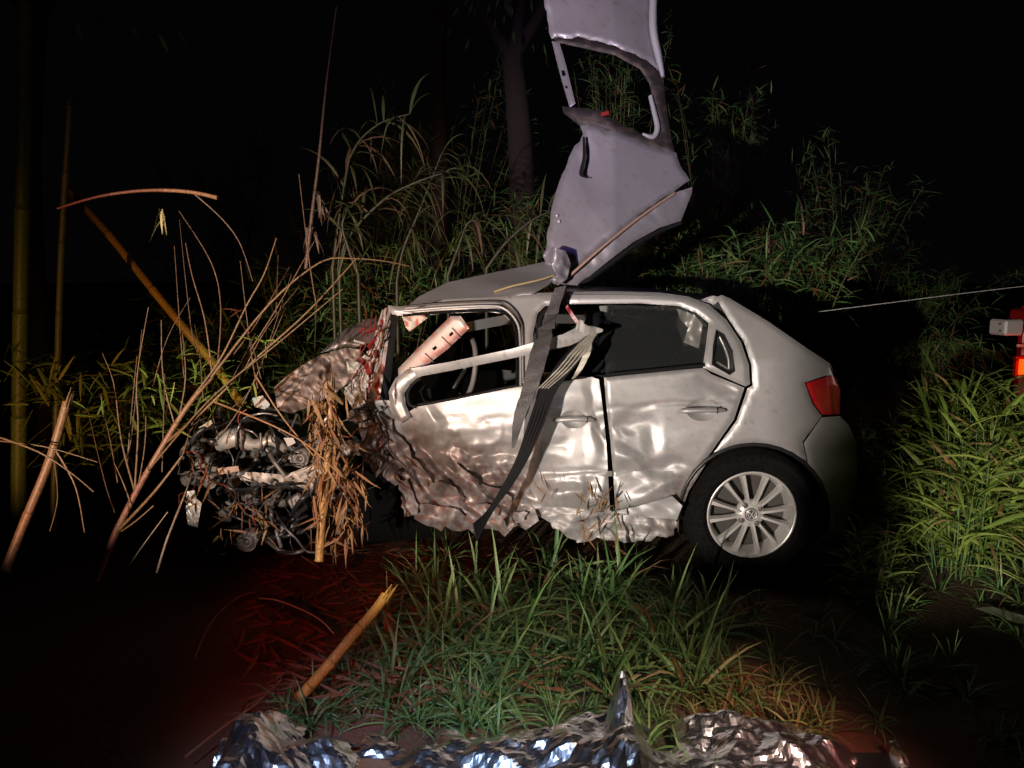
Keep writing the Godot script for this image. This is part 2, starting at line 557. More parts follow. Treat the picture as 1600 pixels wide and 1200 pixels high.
func setting() -> void:
	var st := start()
	var xs := []
	var zs := []
	for i in 61: xs.append(pow(absf(i - 30) / 30.0, 3.0) * signf(i - 30) * 90.0 + (i - 30) * 0.12)
	for i in 81: zs.append(4.0 - i * 0.12 - pow(i / 80.0, 5.0) * 190.0)
	for j in zs.size() - 1:
		for i in xs.size() - 1:
			var q := []
			for k in [[i, j], [i, j + 1], [i + 1, j + 1], [i + 1, j]]:
				q.append(Vector3(xs[k[0]], rough_ground(xs[k[0]], zs[k[1]]), zs[k[1]]))
			st.set_smooth_group(0)
			for k in [0, 1, 2, 0, 2, 3]:
				var p: Vector3 = q[k]
				var n := fine.get_noise_2d(p.x * 90.0, p.z * 90.0)
				st.set_color(Color(0.13, 0.055, 0.03).lerp(Color(0.05, 0.04, 0.02), sm(-0.3, 0.4, n + 0.25 * p.x)))
				st.add_vertex(p)
	tag(put("ground", st, M.soil), "", "", "", "structure")
	# the road's bank behind the viewer, up to the verge where the vehicles stand
	var bank := start()
	bank.set_color(Color(0.07, 0.05, 0.025))
	bank.set_smooth_group(0)
	var crest := [[-8.0, 0.9], [-1.95, 0.885], [-1.76, 0.875], [-1.70, 0.82], [-1.4, 0.80], [-1.1, 0.765], [-1.06, 0.815], [-0.9, 0.825], [-0.75, 0.745], [-0.55, 0.74], [0.0, 0.72], [8.0, 0.72]]
	var prev := []
	for i in 181:
		var x := -8.0 + i * 16.0 / 180 if i < 60 or i > 120 else -2.667 + (i - 60) * 5.333 / 60
		var h := 0.7
		for k in crest.size() - 1:
			if x >= crest[k][0] and x <= crest[k + 1][0]:
				h = lerpf(crest[k][1], crest[k + 1][1], (x - crest[k][0]) / (crest[k + 1][0] - crest[k][0]))
		h += 0.012 * fine.get_noise_2d(x * 900.0, 5.0)
		var row := [Vector3(x, -0.06, 0.14), Vector3(x, h * 0.7, 0.24), Vector3(x, h, 0.34), Vector3(x, h - 0.1, 0.9), Vector3(x, h - 0.28, 2.0), Vector3(x, 0.38, 8.0)]
		if i > 0:
			for k in 5: quad(bank, prev[k], prev[k + 1], row[k + 1], row[k])
		prev = row
	tag(put("bank_terrain", bank, M.soil), "", "", "", "structure")
	var post := thing("marker_post", Vector3(-0.83, 0.6, 0.34), "grey wooden marker post at the top of the road's bank, its head broken off aslant", "post")
	var ps := start()
	block(ps, Vector3(-0.805, 0.60, 0.34), Vector3(0.13, 0.66, 0.09), Basis(Vector3.BACK, 0.06), 0.1)
	put("stake", ps, M.bark, post)
	var pc := start()
	block(pc, Vector3(-0.78, 0.95, 0.34), Vector3(0.15, 0.13, 0.07), Basis(Vector3.BACK, 0.42), 0.1)
	put("cap", pc, M.bark, post)
	# road that bends away on the right
	var mid := smooth_path([Vector3(3.6, 0.02, 3.0), Vector3(3.9, 0.02, -1.0), Vector3(4.6, 0.02, -4.0), Vector3(7.2, 0.02, -10.0), Vector3(11.9, 0.02, -26.0), Vector3(20, 0.02, -42.0), Vector3(36, 0.02, -62.0), Vector3(70, 0.02, -105.0)], 6)
	var rd := start()
	var ln := start()
	for s in mid.size() - 1:
		var a: Vector3 = mid[s]
		var b: Vector3 = mid[s + 1]
		var na: Vector3 = (mid[mini(s + 1, mid.size() - 1)] - mid[maxi(s - 1, 0)]).normalized().cross(Vector3.UP)
		var nb: Vector3 = (mid[mini(s + 2, mid.size() - 1)] - a).normalized().cross(Vector3.UP)
		quad(rd, a - na * 0.9, b - nb * 0.9, b + nb * 7.0, a + na * 7.0)
		var up := Vector3(0, 0.004, 0)
		quad(ln, a - na * 0.06 + up, b - nb * 0.06 + up, b + nb * 0.06 + up, a + na * 0.06 + up)
	tag(put("road", rd, M.asphalt), "", "", "", "structure")
	tag(put("road_edge_line", ln, M.road_paint), "", "", "", "structure")

# ------------------------------------------------------------------ the wrecked car
func car() -> void:
	var c := thing("car", Vector3(0.1, 0, -4.2), "silver four-door car wrecked on its crushed front, one torn panel standing up from its roof", "car")
	var S := side
	var P := plain_colour
	var B := body_colour
	# rear quarter
	var arch := []
	for i in 15:
		var a := deg_to_rad(45.0 + i * 10.0)
		arch.append_array([1178 + 118 * cos(a), 805 - 112 * sin(a)])
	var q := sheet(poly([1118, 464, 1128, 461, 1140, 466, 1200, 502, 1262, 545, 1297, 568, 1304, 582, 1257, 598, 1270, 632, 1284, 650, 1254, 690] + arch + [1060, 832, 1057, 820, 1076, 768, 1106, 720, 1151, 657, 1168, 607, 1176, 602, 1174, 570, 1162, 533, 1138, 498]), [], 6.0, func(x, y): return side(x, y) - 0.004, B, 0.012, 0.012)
	var quarter := put("rear_quarter_panel", q, M.paint, c)
	var lip := start()
	var lp := []
	for i in 20:
		var a := deg_to_rad(-12.0 + i * 10.2)
		var x := 1178 + 117 * cos(a)
		var y := 805 - 111 * sin(a)
		lp.append(at(x, y, side_plain(x, y) + 0.006))
	tube(lip, lp, [0.010], 6)
	put("arch_lip", lip, M.black_plastic, quarter)
	var ba := []
	for i in 7:
		var a := deg_to_rad(-14.0 + i * 9.6)
		ba.append_array([1178 + 118 * cos(a), 805 - 112 * sin(a)])
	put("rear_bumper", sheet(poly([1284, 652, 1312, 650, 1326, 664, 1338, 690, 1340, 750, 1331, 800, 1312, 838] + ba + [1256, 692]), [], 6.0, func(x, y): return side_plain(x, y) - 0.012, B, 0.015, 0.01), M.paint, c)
	var tl := put("tail_lamp", sheet(poly([1259, 599, 1300, 586, 1308, 591, 1313, 612, 1312, 647, 1285, 648, 1272, 631]), [], 5.0, func(x, y): return side_plain(x, y) - 0.008, P, 0.02, 0.01), M.lamp_red, c)
	put("lamp_divider", sheet(poly([1296, 588, 1299, 587, 1303, 647, 1299, 648]), [], 5.0, func(x, y): return side_plain(x, y) - 0.012, P, 0.004), M.red_plastic, tl)
	# window frame over the rear door with the small rear window
	var qh := poly([1119, 514, 1132, 522, 1145, 548, 1149, 580, 1140, 586, 1112, 570, 1114, 540])
	var frame := put("roof_side_frame", sheet(poly([884, 456, 960, 455, 1030, 457, 1075, 463, 1108, 476, 1135, 500, 1158, 535, 1170, 570, 1172, 600, 1165, 604, 1110, 580, 1098, 574, 1102, 545, 1107, 505, 1088, 489, 1060, 478, 1000, 474, 905, 475, 884, 475]), [qh], 5.0, func(x, y): return side_plain(x, y) - 0.012, B, 0.03, 0.014), M.paint, c)
	var qs := start()
	tube(qs, path([1119, 515, 3.40, 1131, 524, 3.38, 1143, 549, 3.36, 1146, 578, 3.33, 1139, 583, 3.33, 1114, 569, 3.33, 1116, 540, 3.36, 1119, 516, 3.40], 4), [0.008], 6)
	put("rubber_seal", qs, M.black_rubber, frame)
	var qb := start()
	tube(qb, path([1124, 526, 3.41, 1131, 540, 3.40, 1138, 560, 3.38, 1139, 577, 3.37], 4), [0.007], 6)
	tube(qb, path([1120, 566, 3.37, 1139, 577, 3.37], 3), [0.006], 6)
	put("inner_rib", qb, M.bare_metal, frame)
	put("rear_quarter_glass", sheet(qh, [], 12.0, func(x, y): return side_plain(x, y) + 0.012, P, 0.004), M.glass, c)
	# doors
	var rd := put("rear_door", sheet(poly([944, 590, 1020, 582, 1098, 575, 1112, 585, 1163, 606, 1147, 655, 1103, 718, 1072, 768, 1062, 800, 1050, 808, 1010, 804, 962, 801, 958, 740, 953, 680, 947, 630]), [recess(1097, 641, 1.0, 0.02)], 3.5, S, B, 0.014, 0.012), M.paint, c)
	var bs := start()
	tube(bs, path([946, 586, 3.29, 1020, 579, 3.29, 1098, 571, 3.29], 3), [0.010], 6)
	put("window_seal", bs, M.black_rubber, rd)
	handle(rd, 1097, 641, 1.0, 0.02)
	var fd := put("front_door", sheet(poly([622, 655, 650, 636, 700, 627, 805, 605, 925, 589, 936, 593, 942, 640, 948, 700, 953, 796, 940, 801, 905, 794, 860, 792, 800, 800, 740, 790, 690, 745, 655, 715, 632, 690]), [recess(897, 655, 0.85, 0.10)], 3.0, S, B, 0.014), M.paint, c)
	handle(fd, 897, 655, 0.85, 0.10)
	var bt := start()
	tube(bt, path([652, 633, 3.36, 720, 621, 3.34, 805, 603, 3.32, 915, 589, 3.31], 3), [0.007], 6)
	put("window_seal", bt, M.black_rubber, fd)
	put("rear_window_glass", sheet(poly([944, 476, 1060, 479, 1088, 490, 1105, 506, 1098, 572, 946, 588]), [], 20.0, func(x, y): return side_plain(x, y) + 0.03, P, 0.004), M.glass, c)
	put("door_pillar", sheet(poly([930, 586, 950, 586, 956, 640, 962, 700, 968, 800, 946, 800]), [], 8.0, func(x, y): return side_plain(x, y) + 0.07, P, 0.02), M.black_rubber, c)
	for s in [[846, 741, 876, 750], [916, 737, 957, 745], [962, 737, 1052, 745]]:
		put("rub_strip", sheet(poly([s[0], s[1], s[2], s[1] - 1, s[2], s[3] - 1, s[0], s[3]]), [], 5.0, func(x, y): return side(x, y) - 0.008, B, 0.012, 0.004), M.paint, fd if s[0] < 950 else rd)
	# sill, torn open
	put("sill", sheet(ragged(poly([832, 780, 870, 786, 960, 796, 1052, 806, 1060, 818, 1055, 838, 1030, 842, 980, 846, 935, 842, 905, 846, 880, 834, 858, 818, 838, 806]), 4.0), [], 4.0, func(x, y): return side_plain(x, y) + 0.05 + 0.04 * fold(x / 90.0, y / 30.0, 4.0) + 0.02 * fold(x / 30.0, y / 16.0, 2.0), B, 0.012), M.torn_metal, c)
	put("torn_flap", sheet(poly([955, 800, 1000, 790, 1050, 775, 1066, 790, 1058, 812, 1010, 808]), [], 4.0, func(x, y): return 3.27 + 0.025 * fold(x / 60.0, y / 30.0, 1.3) + (y - 790) * 0.001, func(x, y): return Color(0.55, 0.54, 0.53), 0.008), M.torn_metal, c)
	# front door frame with the pillar between the doors
	var ff := put("front_door_frame", sheet(poly([606, 477, 640, 480, 690, 466, 770, 462, 830, 458, 884, 456, 886, 475, 852, 478, 840, 490, 833, 520, 836, 602, 806, 606, 806, 530, 800, 504, 785, 490, 760, 487, 690, 490, 645, 496, 612, 491]), [], 4.0, func(x, y): return side_plain(x, y) + 0.01 * sin(x * 0.05) + 0.012 * absf(ridge.get_noise_2d(x * 2.0, y * 2.0)) * sm(720, 620, x), B, 0.03, 0.016), M.paint, c)
	for o in [[0.0, 0.007, "black_rubber"], [-7.0, 0.006, "paint"], [-14.0, 0.005, "cast_metal"]]:
		var t := start()
		t.set_color(SILVER)
		tube(t, path([630, 493 + o[0], 3.47, 690, 488 + o[0], 3.47, 760, 485 + o[0], 3.47, 787, 489 + o[0], 3.47, 801 - o[0] * 0.8, 504 + o[0] * 0.3, 3.45, 807 - o[0] * 0.8, 530, 3.42, 808 - o[0] * 0.8, 602, 3.31], 4), [o[1]], 6)
		put("door_seal", t, M[o[2]], ff)
	var rs := start()
	tube(rs, path([846, 600, 3.32, 841, 540, 3.41, 844, 500, 3.46, 856, 484, 3.48, 880, 477, 3.49], 4), [0.012], 6)
	put("door_seal", rs, M.black_rubber, ff)
	# corner of the front window, bent out
	put("window_corner", sheet(poly([660, 570, 636, 577, 618, 591, 607, 612, 611, 638, 624, 662, 642, 652, 634, 632, 632, 614, 641, 600, 657, 590]), [], 3.0, func(x, y): return 3.33 + 0.012 * fold(x / 46.0, y / 56.0, 6.0) + 0.0004 * (640 - y), B, 0.02, 0.022), M.paint, c)
	var wc := start()
	tube(wc, path([657, 591, 3.36, 644, 601, 3.36, 637, 615, 3.36, 640, 632, 3.35, 652, 636, 3.34], 4), [0.008], 6)
	put("door_seal", wc, M.black_rubber, c)
	put("bent_window_bar", sheet(poly([642, 576, 700, 566, 800, 545, 880, 522, 900, 512, 915, 512, 942, 514, 920, 527, 890, 540, 800, 560, 700, 580, 652, 589]), [], 4.0, func(x, y): return 3.30 + 0.012 * sin(x * 0.035) + 0.02 * pow(absf(y - (690 - x * 0.18)) / 14.0, 2.0) * 0.5 + (x - 640) * 0.0001, func(x, y): return B.call(x, 500.0) * (0.8 if fine.get_noise_2d(x * 8, y * 8) > 0.35 else 1.05), 0.025), M.paint, c)
	# windscreen pillar with red smears, its black seal and the wires torn from it
	put("windscreen_pillar", sheet(poly([597, 484, 610, 478, 610, 520, 602, 570, 594, 632, 566, 624, 571, 580, 583, 530]), [], 3.5, func(x, y): return side_plain(x, y) + 0.02 + 0.03 * absf(ridge.get_noise_2d(x * 2.5, y * 1.6)), func(x, y): return Color(0.58, 0.52, 0.5).lerp(Color(0.32, 0.02, 0.015), sm(0.12, 0.4, fine.get_noise_2d(x * 9.0, y * 2.4 + 50) + 0.3 * sm(590, 625, y))), 0.03, 0.01), M.torn_metal, c)
	put("pillar_seal", sheet(poly([612, 492, 622, 496, 616, 545, 611, 590, 606, 622, 597, 640, 592, 632, 600, 580, 607, 530]), [], 5.0, func(x, y): return side_plain(x, y) + 0.015, P, 0.02, 0.01), M.black_rubber, c)
	for i in 8:
		var t := start()
		var x0 := rng.randf_range(572, 596)
		var y0 := rng.randf_range(480, 530)
		var pts := [at(x0, y0, 3.46)]
		for k in 4:
			x0 += rng.randf_range(-16, 6); y0 += rng.randf_range(14, 38)
			pts.append(at(x0, y0, rng.randf_range(3.36, 3.48)))
		tube(t, smooth_path(pts, 4), [0.003, 0.002], 5)
		put("torn_wire", t, M.red_wire, c)
	for i in 14:
		var t := start()
		var p := at(rng.randf_range(556, 584), rng.randf_range(510, 640), rng.randf_range(3.38, 3.5))
		block(t, p, Vector3(rng.randf_range(0.01, 0.025), rng.randf_range(0.02, 0.06), 0.006), Basis.from_euler(Vector3(rng.randf(), rng.randf(), rng.randf() * 3.0)))
		put("red_shard", t, M.red_plastic if i % 3 else M.white_plastic, c)
	# loose pillar trim inside the front window
	var hh := []
	for k in [[0.16, 0.42], [0.56, 0.4], [0.84, 0.5]]:
		var o := Vector2(628, 588).lerp(Vector2(716, 506), k[0]) + Vector2(-2, -2).lerp(Vector2(8, 8), k[1])
		var u := Vector2(0.73, -0.68) * 3.5
		var w := Vector2(0.68, 0.73) * 2.2
		hh.append(PackedVector2Array([o - u - w, o + u - w, o + u + w, o - u + w]))
	put("loose_pillar_trim", sheet(poly([704, 494, 720, 494, 733, 513, 700, 545, 655, 580, 628, 604, 612, 598, 620, 578, 655, 542]), hh, 4.0, func(x, y): return 3.52 - 0.0006 * (x - 620), func(x, y): return Color(0.32, 0.27, 0.25).lerp(Color(0.3, 0.06, 0.04), 0.7 * sm(0.2, 0.5, 0.5 * fine.get_noise_2d(x * 5.0 + 40, y * 5.0) + 0.45 * sm(3.0, 12.0, absf((x - 620) * 0.68 + (y - 590) * 0.73)))), 0.02, 0.006), M.panel_paint, c)
	for k in [[640, 574, 652, 588], [664, 552, 678, 566], [690, 526, 704, 540], [706, 512, 720, 528]]:
		var ls := start()
		tube(ls, [at(k[0], k[1], 3.515 - 0.0006 * (k[0] - 620)), at(k[2], k[3], 3.515 - 0.0006 * (k[2] - 620))], [0.0025], 4)
		put("trim_seam", ls, M.cast_metal, c)
	put("torn_headliner", sheet(poly([628, 494, 660, 490, 668, 497, 640, 518, 634, 512]), [], 4.0, func(x, y): return 3.5 + 0.03 * absf(ridge.get_noise_2d(x * 3, y * 3)), func(x, y): return Color(0.5, 0.42, 0.36).lerp(Color(0.4, 0.05, 0.04), sm(0.1, 0.3, fine.get_noise_2d(x * 7, y * 7))), 0.01), M.torn_metal, c)
	# roof, buckled at the front
	var rf := put("roof", sheet(poly([632, 482, 655, 463, 700, 441, 760, 428, 810, 418, 850, 409, 864, 415, 870, 432, 856, 446, 832, 460, 770, 464, 690, 468, 650, 481]), [], 4.0, func(x, y): return 3.5 + maxf(0.0, (480.0 - (x - 632) * 0.11) - y) * 0.007 + 0.05 * fold(x / 170.0, y / 50.0, 2.7) * 0.5, func(x, y): return Color(0.42, 0.42, 0.43), 0.012), M.paint, c)
	var seam := start()
	seam.set_color(Color(0.45, 0.36, 0.2))
	tube(seam, path([772, 456, 3.55, 800, 447, 3.56, 840, 438, 3.58, 866, 430, 3.6], 4), [0.006], 5)
	put("roof_seam", seam, M.torn_metal, rf)
	var r2 := start()
	r2.set_color(SILVER)
	r2.set_smooth_group(0)
	for i in 12:
		for j in 8:
			var g := []
			for k in [[i, j], [i, j + 1], [i + 1, j + 1], [i + 1, j]]:
				var u: float = k[0] / 12.0
				var v: float = k[1] / 8.0
				var p := at(890 + 220 * u, 457 + 10 * pow(u, 3.0), 3.47)
				g.append(p + Vector3(0, 0.03 * sin(PI * v) - 0.01, -1.15 * v))
			quad(r2, g[0], g[1], g[2], g[3])
	put("rear_roof_skin", r2, M.paint, rf)
	# boot lid and far flank, seen edge on and through the windows
	var bl := start()
	bl.set_color(SILVER)
	bl.set_smooth_group(0)
	var top := [[1128, 463], [1162, 482], [1200, 505], [1262, 548], [1296, 570], [1308, 600]]
	for i in top.size() - 1:
		for j in 6:
			var g := []
			for k in [[i, j], [i, j + 1], [i + 1, j + 1], [i + 1, j]]:
				var p := at(top[k[0]][0], top[k[0]][1] + 3.0, 3.52)
				var v: float = k[1] / 6.0
				g.append(p + Vector3(0.02 * sin(PI * v), 0.012 * sin(PI * v), -1.15 * v))
			quad(bl, g[0], g[1], g[2], g[3])
	put("boot_lid", bl, M.paint, c)
	put("torn_trim_end", sheet(poly([1092, 470, 1106, 464, 1114, 462, 1124, 464, 1120, 474, 1110, 478]), [], 4.0, func(x, y): return 3.5 + 0.03 * absf(ridge.get_noise_2d(x * 4, y * 4)), B, 0.01), M.torn_metal, c)
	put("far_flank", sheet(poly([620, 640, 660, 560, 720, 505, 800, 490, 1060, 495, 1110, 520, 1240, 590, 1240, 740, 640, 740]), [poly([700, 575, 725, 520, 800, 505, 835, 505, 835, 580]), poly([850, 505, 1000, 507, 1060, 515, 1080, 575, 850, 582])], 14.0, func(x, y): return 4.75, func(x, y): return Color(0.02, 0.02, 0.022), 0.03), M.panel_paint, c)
	interior(c)
	straps(c)
	peeled_panel(c)
	wheel(c)
	front_end(c)

func recess(x: float, y: float, k: float, tilt: float) -> PackedVector2Array:
	var rec := PackedVector2Array()
	for i in 20:
		rec.append(Vector2(x, y) + Vector2(cos(TAU * i / 20) * 25 * k, sin(TAU * i / 20) * 17 * k).rotated(tilt))
	return rec

func handle(door: Node3D, x: float, y: float, k: float, tilt: float) -> void:
	var rec := recess(x, y, k, tilt)
	put("handle_recess", sheet(rec, [], 4.0, func(u, v): return side(u, v) + 0.004 + 0.035 * maxf(0.0, 1.0 - (pow((u - x) / 25 / k, 2.0) + pow((v - y) / 17 / k, 2.0))), body_colour, 0.012), M.paint, door)
	var st := start()
	st.set_color(SILVER)
	var d := side(x, y) - 0.04
	tube(st, path([x - 36 * k, y + 2 - tilt * 10, d + 0.02, x - 26 * k, y + 1, d, x, y, d - 0.006, x + 22 * k, y, d, x + 34 * k, y + tilt * 20, d + 0.018], 4), [0.012, 0.016, 0.016, 0.016, 0.012], 8, 0.7)
	put("handle", st, M.paint, door)
	var s2 := start()
	block(s2, at(x + 24 * k, y + tilt * 12, d - 0.012), Vector3(0.004, 0.026, 0.012), Basis(Vector3.FORWARD, tilt))
	put("handle_seam", s2, M.black_plastic, door)

func interior(c: Node3D) -> void:
	var st := start()
	block(st, Vector3(0.5, 0.25, -4.15), Vector3(1.7, 0.05, 1.1))
	put("cabin_floor", st, M.fabric, c)
	for s in [[0.05, -3.75], [0.05, -4.4]]:
		var t := start()
		block(t, Vector3(s[0], 0.45, s[1]), Vector3(0.5, 0.16, 0.46), Basis.IDENTITY, 0.2)
		block(t, Vector3(s[0] + 0.3, 0.78, s[1]), Vector3(0.14, 0.56, 0.46), Basis(Vector3.BACK, -0.3), 0.25)
		put("front_seat", t, M.fabric, c)
		var h := start()
		block(h, Vector3(s[0] + 0.42, 1.12, s[1]), Vector3(0.09, 0.16, 0.26), Basis(Vector3.BACK, -0.25), 0.3)
		put("headrest", h, M.fabric, c)
	var rb := start()
	block(rb, Vector3(0.78, 0.46, -4.1), Vector3(0.45, 0.16, 1.2), Basis.IDENTITY, 0.2)
	block(rb, Vector3(1.04, 0.74, -4.1), Vector3(0.14, 0.5, 1.2), Basis(Vector3.BACK, -0.35), 0.2)
	put("rear_seat", rb, M.fabric, c)
	var da := start()
	block(da, Vector3(-0.55, 0.78, -4.1), Vector3(0.35, 0.3, 1.2), Basis(Vector3.BACK, 0.1), 0.25)
	put("dashboard", da, M.black_plastic, c)
	var sw := start()
	var ring := []
	var ctr := at(728, 575, 3.75)
	for i in 29:
		var a := -1.9 + i * 0.135
		ring.append(ctr + Vector3(0.05 * cos(a) + 0.02 * sin(a), 0.15 * sin(a), 0.14 * cos(a)))
	tube(sw, ring, [0.013], 8)
	var steer := put("steering_wheel", sw, mat("wheel_leather", Color(0.16, 0.16, 0.16), 0.5), c)
	var sp := start()
	tube(sp, [ctr + Vector3(-0.06, -0.1, 0), ctr, ctr + Vector3(0, 0.02, 0.13)], [0.012], 6)
	put("steering_spoke", sp, M.black_plastic, steer)
	put("inner_trim", sheet(poly([1058, 482, 1085, 492, 1098, 507, 1092, 545, 1068, 535, 1075, 512, 1062, 498]), [], 5.0, func(x, y): return 3.7 + 0.06 * absf(ridge.get_noise_2d(x * 2, y * 2)), func(x, y): return Color(0.3, 0.29, 0.26), 0.01), M.panel_paint, c)
	put("far_pillar_trim", sheet(poly([936, 478, 950, 478, 956, 520, 966, 540, 950, 545, 944, 510]), [], 5.0, func(x, y): return 4.4, func(x, y): return Color(0.25, 0.25, 0.25), 0.02), M.panel_paint, c)

func ribbon(st: SurfaceTool, pts: Array, widths: Array, lay: Vector3, thick := 0.003) -> void:
	var n := pts.size()
	var prev := []
	st.set_smooth_group(0)
	for i in n:
		var along: Vector3 = (pts[mini(i + 1, n - 1)] - pts[maxi(i - 1, 0)]).normalized()
		var out := lay.cross(along).normalized()
		var f := float(i) / (n - 1) * (widths.size() - 1)
		var w: float = lerpf(widths[int(f)], widths[mini(int(f) + 1, widths.size() - 1)], f - int(f)) * 0.5
		var u := lay.rotated(along, 1.1 * fine.get_noise_2d(i * 30.0, widths[0] * 4000.0))
		var row := [pts[i] - u * w + out * thick, pts[i] + u * w + out * thick, pts[i] + u * w - out * thick, pts[i] - u * w - out * thick]
		if i > 0:
			for k in 4:
				st.set_smooth_group(k)
				quad(st, prev[k], row[k], row[(k + 1) % 4], prev[(k + 1) % 4])
		prev = row

func straps(c: Node3D) -> void:
	var st := start()
	ribbon(st, path([876, 448, 3.40, 862, 490, 3.36, 846, 540, 3.24, 830, 600, 3.18, 812, 650, 3.15, 802, 700, 3.17], 6), [0.05, 0.06, 0.085, 0.075, 0.055, 0.012], Vector3(0.97, 0.2, 0.1).normalized())
	put("torn_belt", st, M.webbing, c)
	st = start()
	ribbon(st, path([838, 595, 3.17, 828, 640, 3.16, 822, 690, 3.14, 826, 712, 3.16], 5), [0.03, 0.035, 0.02, 0.01], Vector3(0.95, -0.1, 0.25).normalized())
	put("torn_belt", st, M.webbing, c)
	# bundle of stripped rubber and trim strands hanging over the front door
	for i in 9:
		st = start()
		var o := (i - 4) * 3.2
		var pale := i < 4
		tube(st, path([925 + o * 0.6, 522 + absf(o) * 0.3, 3.22, 893 + o, 560, 3.17 - 0.01 * (i % 3), 858 + o * 0.8, 608, 3.16, 838 + o * 0.8, 660, 3.13 + 0.008 * (i % 2), 818 + o * 0.6, 712, 3.12, 795 + o * 0.45, 755, 3.12, 766 + o * 0.3, 798, 3.06, 742 + o * 0.2, 832 + o, 2.98], 5), [0.008, 0.010, 0.010, 0.009, 0.008, 0.007, 0.006, 0.005], 6, 0.6)
		put("rubber_strand", st, M.black_rubber, c)
	for i in 4:
		st = start()
		st.set_color(Color(0.45, 0.42, 0.36))
		var o := (i - 1.5) * 6.0
		ribbon(st, path([928 + o * 0.5, 520, 3.205, 905 + o, 548, 3.15, 880 + o, 578, 3.135, 850 + o * 0.8, 606, 3.13], 5), [0.008, 0.018, 0.016, 0.012], Vector3(0.8, 0.5, 0.1).normalized())
		put("pale_strip", st, M.torn_metal, c)
	st = start()
	st.set_color(Color(0.42, 0.4, 0.34))
	ribbon(st, path([922, 526, 3.2, 918, 550, 3.15, 904, 580, 3.15, 894, 592, 3.17], 5), [0.01, 0.035, 0.028, 0.004], Vector3(0.9, 0.3, 0.2).normalized())
	put("pale_strip", st, M.torn_metal, c)
	st = start()
	st.set_color(Color(0.42, 0.4, 0.38))
	ribbon(st, path([900, 512, 3.2, 906, 506, 3.19, 914, 514, 3.18, 930, 516, 3.2, 942, 516, 3.2], 4), [0.02, 0.05, 0.04, 0.03, 0.01], Vector3(0.1, 0.9, 0.3).normalized())
	put("bent_bracket", st, M.torn_metal, c)
	st = start()
	ribbon(st, path([885, 478, 3.42, 895, 494, 3.41, 906, 509, 3.4], 3), [0.016], Vector3(0.85, 0.5, 0).normalized())
	put("red_belt_end", st, M.red_plastic, c)

